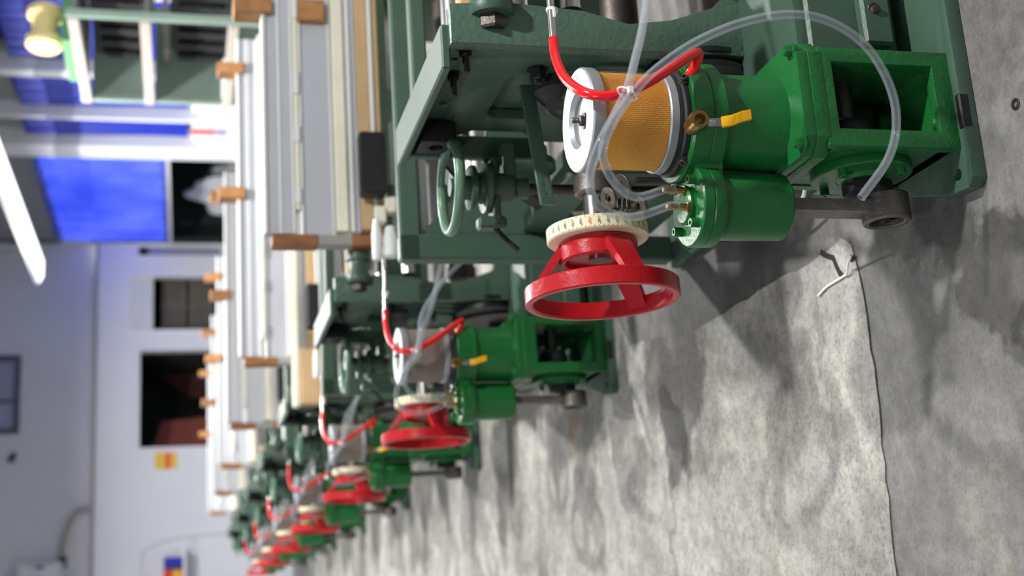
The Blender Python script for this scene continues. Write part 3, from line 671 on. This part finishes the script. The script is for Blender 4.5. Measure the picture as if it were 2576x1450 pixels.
bm = B(); cyl(bm, (.985, 2.10, .19), (-1, 0, 0), .022, .22, 20); part('crankshaft', bm, 'dsteel', pb)
bm = B(); box(bm, .86, .90, 2.075, 2.125, .18, .282, .006); part('crank_rod', bm, 'dsteel', pb)
def chsq(x0, x1, y0, y1, c): return [(x0 + c, y0), (x1 - c, y0), (x1, y0 + c), (x1, y1 - c), (x1 - c, y1), (x0 + c, y1), (x0, y1 - c), (x0, y0 + c)]
bm = B(); plate(bm, chsq(.782, 1.008, 1.968, 2.22, .03), [], (0, 0, .301), (1, 0, 0), (0, 1, 0), .024, .002); part('box_flange', bm, 'pumpcast', pb)
bm = B(); plate(bm, chsq(.784, 1.006, 1.970, 2.218, .03), [], (0, 0, .327), (1, 0, 0), (0, 1, 0), .021, .002); pc_f = part('cylinder_flange', bm, 'pump')
for x_, y_ in ((.803, 1.986), (.987, 1.986), (.803, 2.20), (.987, 2.20)):
    bm = B(); hexbolt(bm, (x_, y_, .348), (0, 0, 1), .011, .014, True); part('bolt', bm, 'pump', pc_f)
bm = B(); lathe(bm, (AX, AY, .346), (0, 0, 1), [(0, 0), (.100, 0), (.100, .004), (.097, .012), (.097, .121), (.101, .136), (0, .136)], 48); pcyl = part('pump_cylinder', bm, 'pump')
# upper flange with the lug that carries the side cylinder
bm = B(); lathe(bm, (AX, AY, .478), (0, 0, 1), [(0, 0), (.111, 0), (.115, .004), (.115, .028), (.113, .030), (.115, .032), (.115, .066), (.112, .070), (0, .070)], 56); part('upper_flange', bm, 'pump', pcyl)
SX, SY = .722, 2.115
bm = B(); prism(bm, [(SX + .02, SY - .045, .478), (AX - .08, AY - .06, .478), (AX - .08, AY + .06, .478), (SX + .02, SY + .05, .478)], (0, 0, .055)); part('lug', bm, 'pump', pcyl)
bm = B(); lathe(bm, (SX, SY, .340), (0, 0, 1), [(0, 0), (.057, 0), (.064, .006), (.0645, .15), (0, .15)], 44); sc = part('plunger_cylinder', bm, 'pump')
bm = B(); lathe(bm, (SX, SY, .485), (0, 0, 1), [(0, 0), (.076, 0), (.078, .003), (.078, .022), (.0765, .024), (.078, .026), (.078, .044), (.075, .047), (0, .047)], 48); part('flange', bm, 'pump', sc)
bm = B(); lathe(bm, (SX, SY, .532), (0, 0, 1), [(0, 0), (.036, 0), (.036, .008), (.032, .012), (0, .012)], 32); part('cap', bm, 'pump', sc)
for k in range(4):
    an = math.radians(40 + 90 * k); bm = B(); hexbolt(bm, (SX + .058 * math.cos(an), SY + .058 * math.sin(an), .532), (0, 0, 1), .009, .016, False, 0, True); part('socket_screw', bm, 'pump', sc)
# brass barbs
b1 = Vector((SX - .012, SY - .028, .538)); b2 = Vector((SX + .024, SY - .018, .538))
def barb(p, ax, s=1.0):
    bm = B(); pr = [(0, 0), (.0095, 0), (.0095, .009), (.006, .010)]
    for i in range(5): pr += [(.0072, .012 + i * .0075), (.0052, .019 + i * .0075)]
    pr += [(.004, .05), (0, .05)]; lathe(bm, p, ax, [(r * s, h * s) for r, h in pr], 14); return bm
part('hose_barb', barb(b1, (0, -.06, 1)), 'brass', sc); part('hose_barb', barb(b2, (0, -.06, 1)), 'brass', sc)
# connecting rod and eye below
ez = .118
bm = B(); prof = [(-.026, -.012), (.026, -.012), (.026, .012), (.012, .012), (.010, .006), (-.010, .006), (-.012, .012), (-.026, .012)]
prism(bm, [(SX + q[1], SY + q[0], ez + .035) for q in prof], (0, 0, .20)); rod = part('connecting_rod', bm, 'iron')
bm = B(); ring(bm, (SX - .028, SY, ez), (1, 0, 0), .033, .047, .056, 40, .003); part('rod_eye', bm, 'iron', rod)
bm = B(); cyl(bm, (SX - .008, SY, ez), (1, 0, 0), .033, .03, 32, .002); part('eye_bearing', bm, 'dsteel', rod)
bm = B(); hexbolt(bm, (SX - .008, SY, ez), (-1, 0, 0), .012, .014, True, 0, True); part('eye_bolt', bm, 'black', rod)
# bearing flange on the box side with crank pin block
bm = B(); lathe(bm, (.799, 2.10, .17), (-1, 0, 0), [(0, 0), (.095, 0), (.097, .003), (.097, .017), (.094, .02), (.05, .02), (.045, .028), (0, .028)], 44); bf = part('bearing_flange', bm, 'pump')
for k in range(4):
    an = math.radians(35 + 90 * k); bm = B(); hexbolt(bm, (.779, 2.10 + .08 * math.cos(an), .17 + .08 * math.sin(an)), (-1, 0, 0), .009, .014, False, 0, True); part('socket_screw', bm, 'pump', bf)
bm = B(); cyl(bm, (.771, 2.10, .16), (-1, 0, 0), .048, .024, 6, .003); cyl(bm, (.752, 2.11, .125), (-1, 0, 0), .034, .02, 24, .003); part('crank_disc', bm, 'black', bf)
# filter on top
F0, F1 = .548, .736
bm = B(); lathe(bm, (AX, AY, .546), (0, 0, 1), [(.03, 0), (.101, 0), (.103, .006), (.103, .012), (.098, .015), (.098, .022), (.03, .022)], 56, close=True); gk = part('filter_gasket', bm, 'rubber')
for k in range(4):
    an = math.radians(-62 + 90 * k); bm = B(); hexbolt(bm, (AX + .1035 * math.cos(an), AY + .1035 * math.sin(an), .552), (math.cos(an), math.sin(an), .5), .007, .008, True, 0, True); part('screw', bm, 'dsteel', gk)
# expanded metal sleeve: diamonds cut from a cylinder
bm = B(); FR = .0935; NA, NZ = 88, 11; z0, z1 = .582, F1 - .018
V = {}
for j in range(NZ * 2 + 1):
    for i in range(NA):
        an = 2 * PI * (i + (.5 if j % 2 else 0)) / NA; V[i, j] = bm.verts.new((AX + FR * math.cos(an), AY + FR * math.sin(an), z0 + (z1 - z0) * j / (NZ * 2)))
for j in range(0, NZ * 2 - 1):
    for i in range(NA):
        if j % 2 == 0: bm.faces.new((V[i, j], V[i, j + 1], V[i, j + 2], V[(i - 1) % NA, j + 1]))
        else: bm.faces.new((V[i, j], V[(i + 1) % NA, j + 1], V[i, j + 2], V[i, j + 1]))
bmesh.ops.wireframe(bm, faces=list(bm.faces), thickness=.0006, use_replace=True, use_even_offset=True, use_boundary=True, offset=.0)
fm = part('filter_sleeve', bm, 'wire'); fm['kind'] = 'stuff'
bm = B(); NPL = 150; prof = []
ra = []; rbv = []
for i in range(NPL * 2):
    an = PI * i / NPL; r_ = FR - (.003 if i % 2 == 0 else .0065); ra.append(bm.verts.new((AX + r_ * math.cos(an), AY + r_ * math.sin(an), .568))); rbv.append(bm.verts.new((AX + r_ * math.cos(an), AY + r_ * math.sin(an), F1 - .01)))
for i in range(NPL * 2): j = (i + 1) % (NPL * 2); bm.faces.new((ra[i], ra[j], rbv[j], rbv[i]))
fp = part('filter_paper', bm, 'paper', None, 0)
bm = B(); ring(bm, (AX, AY, .568), (0, 0, 1), .088, .0965, .018, 56, .002); part('lower_ring', bm, 'zinc', fm)
bm = B(); lathe(bm, (AX, AY, F1 - .024), (0, 0, 1), [(.087, 0), (.0975, 0), (.0985, .003), (.0985, .021), (.096, .024), (.054, .024), (.048, .016), (.048, .010), (0, .010), (0, .004), (.087, .004)], 56); part('end_cap', bm, 'zinc', fm)
bm = B(); hexbolt(bm, (AX, AY, F1 - .014), (0, 0, 1), .0105, .009, True, .016); part('cap_nut', bm, 'dsteel', fm)
# ball valve on the flange
vp = W(1742, 318, Y=2.000)
bm = B(); lathe(bm, vp, (-.12, -1, .12), [(0, 0), (.017, 0), (.017, .022), (.0185, .024), (.0185, .044), (.016, .05), (.010, .05), (.010, .03), (0, .03)], 24); vb = part('drain_valve', bm, 'brass')
v2 = vp + Vector((-.004, -.028, .002))
bm = B(); cyl(bm, v2 + Vector((0, 0, -.012)), (0, 0, -1), .007, .02, 14); part('valve_stem', bm, 'steel', vb)
lv = [(v2 + Vector((.004, -.006, -.026))), (v2 + Vector((0, -.010, -.048))), (v2 + Vector((0, -.016, -.066))), (v2 + Vector((.010, -.03, -.098)))]
def strip(bm, path, side, hw_, th):
    sd = Vector(side); vs = []
    for i, p in enumerate(path):
        t = (path[min(i + 1, len(path) - 1)] - path[max(i - 1, 0)]).normalized(); n = t.cross(sd).normalized()
        vs.append([bm.verts.new(p + sd * hw_ + n * th), bm.verts.new(p - sd * hw_ + n * th), bm.verts.new(p - sd * hw_ - n * th), bm.verts.new(p + sd * hw_ - n * th)])
    for a_, b_ in zip(vs, vs[1:]):
        for i in range(4): bm.faces.new((a_[i], a_[(i + 1) % 4], b_[(i + 1) % 4], b_[i]))
    bm.faces.new(vs[0]); bm.faces.new(vs[-1][::-1]); return bm
bm = strip(B(), [v2 + Vector((0, 0, -.022)), v2 + Vector((0, -.002, -.036)), v2 + Vector((0, -.006, -.05))], (1, 0, 0), .008, .002); part('valve_arm', bm, 'steel', vb)
lev = catmull([v2 + Vector((0, -.004, -.044)), v2 + Vector((.002, -.010, -.062)), v2 + Vector((.008, -.014, -.080)), v2 + Vector((.012, -.016, -.098))], 5)
bm = strip(B(), lev, (1, 0, 0), .010, .004); bmesh.ops.bevel(bm, geom=list(bm.edges), offset=.0025, segments=2, affect='EDGES', profile=.7); part('valve_lever', bm, 'yellow', vb)
# fitting for the red hose
fp0 = W(1716, 214, Y=2.035)
hd = (W(1745, 160, Y=2.02) - fp0).normalized()
bm = B(); lathe(bm, fp0 - hd * .012, hd, [(0, 0), (.0135, 0), (.0135, .014), (.011, .016), (0, .016)], 6); lathe(bm, fp0, hd, [(0, 0), (.008, 0), (.008, .03), (0, .03)], 14); part('brass_fitting', bm, 'brass')
# hoses
def path(pp): return [W(a_, b_, Y=y_ + .045) for a_, b_, y_ in pp]
red_p = path([(1392, 98, 2.06), (1399, 148, 2.045), (1424, 200, 1.995), (1474, 234, 1.935), (1540, 241, 1.915), (1618, 214, 1.915), (1688, 172, 1.93), (1738, 140, 1.955), (1757, 134, 1.968), (1752, 158, 1.972), (1738, 185, 1.978), (1724, 204, 1.985)])
bm = B(); tube(bm, red_p, .0094, 16, 8); rh = part('red_hose', bm, 'redhose')
bm = B(); tube(bm, path([(1372, -160, 2.085), (1384, 0, 2.075), (1392, 98, 2.06), (1394, 118, 2.056)]), .0072, 14, 5); stp = part('steel_pipe', bm, 'steel')
p = W(1388, 26, Y=2.118); bm = B(); ring(bm, p - Vector((.003, 0, 0)), (1, 0, -.09), .0075, .0115, .006, 20); box(bm, p.x - .02, p.x - .002, p.y - .013, p.y - .009, p.z - .004, p.z + .002, .001); part('clip', bm, 'white', stp)
hA = path([(1640, -190, 2.06), (1634, -90, 2.03), (1628, -20, 2.0), (1618, 60, 1.965), (1600, 140, 1.92), (1576, 228, 1.885), (1545, 292, 1.88), (1506, 368, 1.89), (1484, 440, 1.92), (1492, 500, 1.965), (1535, 536, 1.99), (1598, 546, 2.01)]) + [b1 + Vector((0, -.004, .046)), b1 + Vector((0, -.0025, .026))]
bm = B(); tube(bm, hA, .0082, 16, 7, hollow=.0058); part('clear_hose', bm, 'hose')
hB = [b2 + Vector((0, -.0025, .026)), b2 + Vector((0, -.004, .046))] + path([(1600, 496, 2.03), (1548, 462, 1.99), (1521, 412, 1.95), (1518, 368, 1.91), (1547, 300, 1.862), (1590, 238, 1.868), (1650, 175, 1.862), (1750, 106, 1.85), (1870, 56, 1.84), (1990, 36, 1.84), (2090, 56, 1.84), (2180, 118, 1.84), (2238, 215, 1.85), (2255, 310, 1.86), (2234, 400, 1.87), (2166, 498, 1.88)])
bm = B(); tube(bm, hB, .0082, 16, 7, hollow=.0058); loose_hose = part('clear_hose', bm, 'hose')
def path1(pp): return [W(a_, b_, Y=y_ + P) - Vector((0, P, 0)) for a_, b_, y_ in pp]    # seen on the second loom
hC = [b2 + Vector((0, -.0025, .026)), b2 + Vector((0, -.004, .046))] + path([(1600, 496, 2.03), (1548, 462, 1.99), (1521, 412, 1.95), (1518, 368, 1.91), (1547, 300, 1.862), (1590, 238, 1.868)]) + path1([(1060, 800, 1.95), (1090, 742, 1.99), (1130, 690, 2.05), (1195, 625, 2.12), (1240, 560, 2.16)])
bm = B(); tube(bm, hC, .0082, 16, 7, hollow=.0058); tied_me = part('clear_hose', bm, 'hose'); tied_data = tied_me.data; bpy.data.objects.remove(tied_me)

ta = W(1578, 236, Y=1.92); td = (W(1545, 292, Y=1.92) - W(1600, 190, Y=1.92)).normalized(); t2 = td.cross(Vector((0, 1, 0))).normalized()
bm = B(); loop = []
for i in range(20):
    an = 2 * PI * i / 20; loop.append(ta + t2 * (.0185 * math.cos(an)) + Vector((0, 1, 0)) * (.0165 * math.sin(an)))
loop.append(loop[0]); tube(bm, loop, .0017, 8, 1, smooth=False, cap=False); q = ta - Vector((0, .017, 0)); box(bm, q.x - .006, q.x + .006, q.y - .004, q.y + .004, q.z - .005, q.z + .005, .001); part('cable_tie', bm, 'white')
# small linkage seen below the filter, white plugs on the pipe
sp = W(1510, 512, Y=2.50); bm = B()
hel = [sp + Vector((.014 * math.cos(i * PI / 5), .014 * math.sin(i * PI / 5), -i * .0011)) for i in range(90)]
tube(bm, hel, .0028, 6, 1, smooth=False); part('spring', bm, 'black')
for q, rx in (((1568, 468), .028), ((1535, 497), .024), ((1610, 520), .026)):
    c_ = W(*q, Y=2.47); bm = B(); ring(bm, c_, (-.35, -.3, 1), .010, rx, .008, 24, .001); part('link_plate', bm, 'iron')
c_ = W(1600, 455, Y=2.52); bm = B(); cyl(bm, c_, (0, 0, -1), .009, .08, 14); box(bm, c_.x - .02, c_.x + .05, c_.y - .01, c_.y + .01, c_.z - .10, c_.z - .08, .003); part('link_rod', bm, 'dsteel')
for q in ((1.215, 1.36, .800, .018), (1.225, 1.335, .752, .027)):
    bm = B(); lathe(bm, (q[0], 2.06, q[2]), (1, 0, 0), [(0, 0), (q[3] * .8, 0), (q[3], .006), (q[3], (q[1] - q[0]) * .6), (q[3] * .6, q[1] - q[0]), (0, q[1] - q[0])], 20); part('white_plug', bm, 'white')
# wires looping under the pump
for cc, pp in (('white', [(1.0, 2.9, .22), (.93, 2.86, .10), (.92, 2.7, .07), (.95, 2.5, .12), (.90, 2.42, .10), (.93, 2.3, .16)]), ('black', [(1.0, 2.95, .2), (.9, 2.9, .12), (.88, 2.75, .08), (.92, 2.6, .12), (1.0, 2.55, .2)]), ('white', [(1.0, 2.7, .2), (.9, 2.62, .12), (.88, 2.52, .075), (.93, 2.42, .12), (1.0, 2.4, .16)])):
    bm = B(); tube(bm, pp, .0045, 8, 6); part('wire', bm, cc)

# --- copies of the loom down the row
KIDS = {}
def collect():
    KIDS.clear()
    for o in bpy.data.objects:
        if o.parent: KIDS.setdefault(o.parent.name, []).append(o)
collect()
tag(root, 'dark green loom with the yellow paper air filter, first of the row', 'loom', 'looms in the row')
names = ['second loom of the row, grey air filter, next to the yellow filtered one', 'third loom of the row, after the loom with the yellow air filter', 'fourth loom of the row from the one with the yellow filter',
         'fifth loom of the row from the one with the yellow filter', 'sixth loom of the row, one before the last by the white wall', 'seventh loom, last of the row by the white back wall']
for k in range(1, 7):
    c = copy_tree(root); c.location = LORG + Vector((0, P * k, 0)); c['label'] = names[k - 1]
    for ch in c.children:
        if ch.data == loose_hose.data: ch.data = tied_data
        if ch.name.startswith('filter_paper'): ch.material_slots[0].link = 'OBJECT'; ch.material_slots[0].material = M['greypaper']

# ================================================================== heald frame bundles over the looms
ORG = Vector((0, 0, 0))
BY = 4.40; BO = Vector((2.0, BY, .735))
bun = empty('heald_frame_bundle', BO)
def bp_(name, q, mm, par=None, bev=.004, sm=35):
    for e in (q if isinstance(q, list) else [q]):
        bm = B(); box(bm, *e, bev); o = finish(name, bm, mm, par or bun, sm, org=BO)
    return o
X0, X1 = 1.36, 3.15
r1 = bp_('rail', (X0 + .01, X1, BY, BY + .05, 1.058, 1.172), 'alu'); bp_('rail_lip', [(X0 + .01, X1, BY - .012, BY, 1.155, 1.172), (X0 + .01, X1, BY - .008, BY, 1.058, 1.068), (X0 + .01, X1, BY - .006, BY, 1.105, 1.115)], 'white', r1)
r2 = bp_('rail', (X0, X1, BY + .005, BY + .05, .922, 1.036), 'alu'); bp_('rail_lip', [(X0, X1, BY - .006, BY + .005, 1.026, 1.036), (X0, X1, BY - .006, BY + .005, .918, .926)], 'white', r2)
bp_('foam_strip', (X0 + .1, X1, BY - .01, BY + .04, 1.038, 1.056), 'foam')
bp_('foam_strip', (X0 + .02, X1, BY - .015, BY + .04, .868, .912), 'foam')
bp_('rail', (X0 + .02, X1, BY, BY + .045, .842, .866), 'white')
bp_('rail', (X0 + .02, X1, BY + .01, BY + .05, .820, .842), 'alu')
bp_('card_strip', (X0 + .03, X1, BY, BY + .04, .775, .820), 'card'); bp_('rail', (X0 + .04, X1, BY - .008, BY + .04, .758, .774), 'white'); bp_('card_strip', (X0 + .03, X1, BY + .005, BY + .04, .735, .757), 'card')
bp_('end_clamp', [(X0 - .035, X0 + .005, BY - .02, BY + .06, .98, 1.145), (X0 - .035, X0 + .005, BY - .02, BY + .06, .735, .86)], 'wood'); bp_('clamp_sleeve', (X0 - .032, X0 + .004, BY - .016, BY + .055, .85, .99), 'conduit')
for x_ in (2.235, 2.95):
    bp_('clamp_block', [(x_ - .012, x_ + .05, BY - .03, BY + .07, 1.13, 1.27), (x_ - .035, x_ + .05, BY - .03, BY + .07, .935, 1.035)], 'midwood')
rr_ = random.Random(4)
for i in range(8):
    x_ = X0 + .15 + i * .22 + rr_.uniform(-.05, .05); L2 = rr_.uniform(.05, .16)
    bp_('tape', (x_, x_ + L2, BY - .0175, BY - .004, 1.036, 1.058), 'white')
# black box and small plugs hung at the lower edge
bp_('black_box', (1.50, 1.74, BY - .09, BY - .02, .735, .83), 'black', None, .008); bp_('plug', [(1.40, 1.46, BY - .07, BY - .02, .74, .78), (1.44, 1.50, BY - .06, BY - .01, .70, .74)], 'foam')
collect()
bl = ['pale aluminium heald frame bundle over the second loom of the row', 'aluminium heald frame bundle with a cardboard sleeve over the third loom', 'aluminium heald frame bundle over the fourth loom', 'aluminium heald frame bundle over the fifth loom', 'aluminium heald frame bundle over the sixth loom', 'aluminium heald frame bundle over the last loom by the wall']
tag(bun, bl[0], 'heald frame', 'heald frame bundles')
bl.append('aluminium heald frame bundle over the first loom, the one with the yellow filter')
for k in (1, 2, 3, 4, 5, -1):
    c = copy_tree(bun); c.location = BO + Vector((0, P * k, 0)); c['label'] = bl[k]
    if k == 1:
        bp_('card_sleeve', (1.11, 1.40, BY - .055, BY + .015, .742, .868), 'card', c, .006); bp_('foam_strip', (1.10, 1.52, BY - .05, BY + .015, .870, .905), 'foam', c, .006)

# ================================================================== steel rack on the right
RO_ = Vector((4.4, 8.8, 0)); rk = empty('steel_rack', RO_)
def rp(name, q, mm, par=None, bev=.004): bm = B(); box(bm, *q, bev); return finish(name, bm, mm, par or rk, 35, org=RO_)
ya, yb, xa, xb = 8.1, 9.5, 4.0, 4.75
for x_ in (xa, xb):
    for y_ in (ya, yb): rp('post', (x_, x_ + .05, y_ - .05, y_, 0, 2.2), 'rackgreen')
for z_ in (1.08, 1.66, 2.12):
    for x_ in (xa, xb): rp('beam', (x_ - .01, x_ + .04, ya, yb, z_, z_ + .07), 'rackpost')
    rp('shelf_panel', (xa + .03, xb, ya, yb, z_ + .02, z_ + .035), 'grey')
for x_ in (xa + .35,):
    for z_ in (1.15,): rp('divider', (x_, x_ + .04, ya, yb, z_ + .4, z_ + .44), 'rackpost')
for z0, z1 in ((1.16, 1.66), (1.74, 2.12), (.1, 1.07)): rp('end_panel', (xa + .02, xb + .03, yb - .02, yb, z0, z1), 'rackgreen')
tag(rk, 'pale green steel rack with open bays in front of the blue sheets', 'rack')
for (x_, y_, z_, s, lab) in ((4.5, 8.75, 1.6965, .38, 'dark machine head in the upper bay of the steel rack'), (4.5, 8.75, 1.1165, .42, 'dark machine head in the lower bay of the steel rack')):
    r = empty('machine_head', (x_, y_, z_)); o0 = Vector((x_, y_, z_))
    bm = B(); box(bm, x_ - .22, x_ + .22, y_ - .5, y_ + .5, z_, z_ + s, .02); finish('body', bm, 'darkbox', r, org=o0)
    for i in range(5):
        bm = B(); box(bm, x_ - .26, x_ - .22, y_ - .42 + i * .2, y_ - .34 + i * .2, z_ + .04, z_ + s - .05, .006); finish('fin', bm, 'black', r, org=o0)
    bm = B(); cyl(bm, (x_ - .22, y_ - .2, z_ + s * .5), (-1, 0, 0), .08, .04, 24, .004); finish('knob', bm, 'dsteel', r, org=o0)
    tag(r, lab, 'machine')
# cream bobbin lying on a green tray on the rack top
TZ = 2.156; bc = Vector((4.12, 8.72, TZ + .11 + .127))
bm = B(); box(bm, 4.05, 4.55, 8.55, 9.25, TZ, TZ + .11, .008); tag(finish('green_tray', bm, mat('tray_green', sl(96, 158, 104), .5), org=Vector((4.3, 8.9, TZ))), 'light green tray under the cream bobbin on top of the steel rack', 'tray')
bm = B(); lathe(bm, bc - Vector((.05, 0, 0)), (1, .12, 0), [(0, 0), (.11, 0), (.125, .015), (.125, .06), (.10, .075), (.09, .09), (.09, .22), (.10, .235), (.125, .25), (.125, .295), (.11, .31), (0, .31)], 32)
b0 = finish('yarn_bobbin', bm, mat('bobbin_cream', sl(248, 226, 160), .5), org=bc - Vector((0, 0, .125))); tag(b0, 'cream flanged bobbin lying on the green tray on the steel rack', 'bobbin')
# ================================================================== small things on the floor
wp = [W(q[0], q[1], Z=.008) for q in ((2058, 745), (2080, 722), (2112, 702), (2124, 694))] + [W(q[0], q[1], Z=z_) for q, z_ in (((2130, 690), .012), ((2133, 668), .02), ((2141, 642), .045))]
bm = B(); tube(bm, wp, .0028, 8, 4); tag(finish('bent_wire', bm, 'white', org=Vector(wp[3])), 'short bent white wire lying on the rough concrete floor', 'wire')
cp = [W(q[0], q[1], Z=.0042) for q in ((2064, 632), (2078, 642), (2096, 648), (2104, 668), (2112, 685), (2120, 694))]
bm = B(); n = len(cp); prism(bm, [c_ + Vector((.004, -.004, 0)) for c_ in cp] + [c_ + Vector((-.006, .006, 0)) for c_ in reversed(cp)], (0, 0, .0006)); finish('crack', bm, mat('crack_dark', sl(34, 33, 32), .9), floor, 0)
c_ = W(2556, 262, Z=.0005)
bm = B(); ring(bm, c_, (0, 0, 1), .005, .011, .0025, 24, .0005); tag(finish('steel_washer', bm, 'dsteel', org=Vector((c_.x, c_.y, 0))), 'small dark steel washer lying on the floor by the foot plate', 'washer')
c_ = W(2142, 650, Z=.007)
bm = B(); bmesh.ops.create_icosphere(bm, subdivisions=2, radius=.0075)
for v in bm.verts: v.co = Vector((v.co.x * (1 + .3 * math.sin(v.co.y * 700)), v.co.y * 1.4, v.co.z * .5)) + c_
tag(finish('pebble', bm, 'black', org=Vector((c_.x, c_.y, .004))), 'dark lump of grit beside the bent white wire', 'pebble')
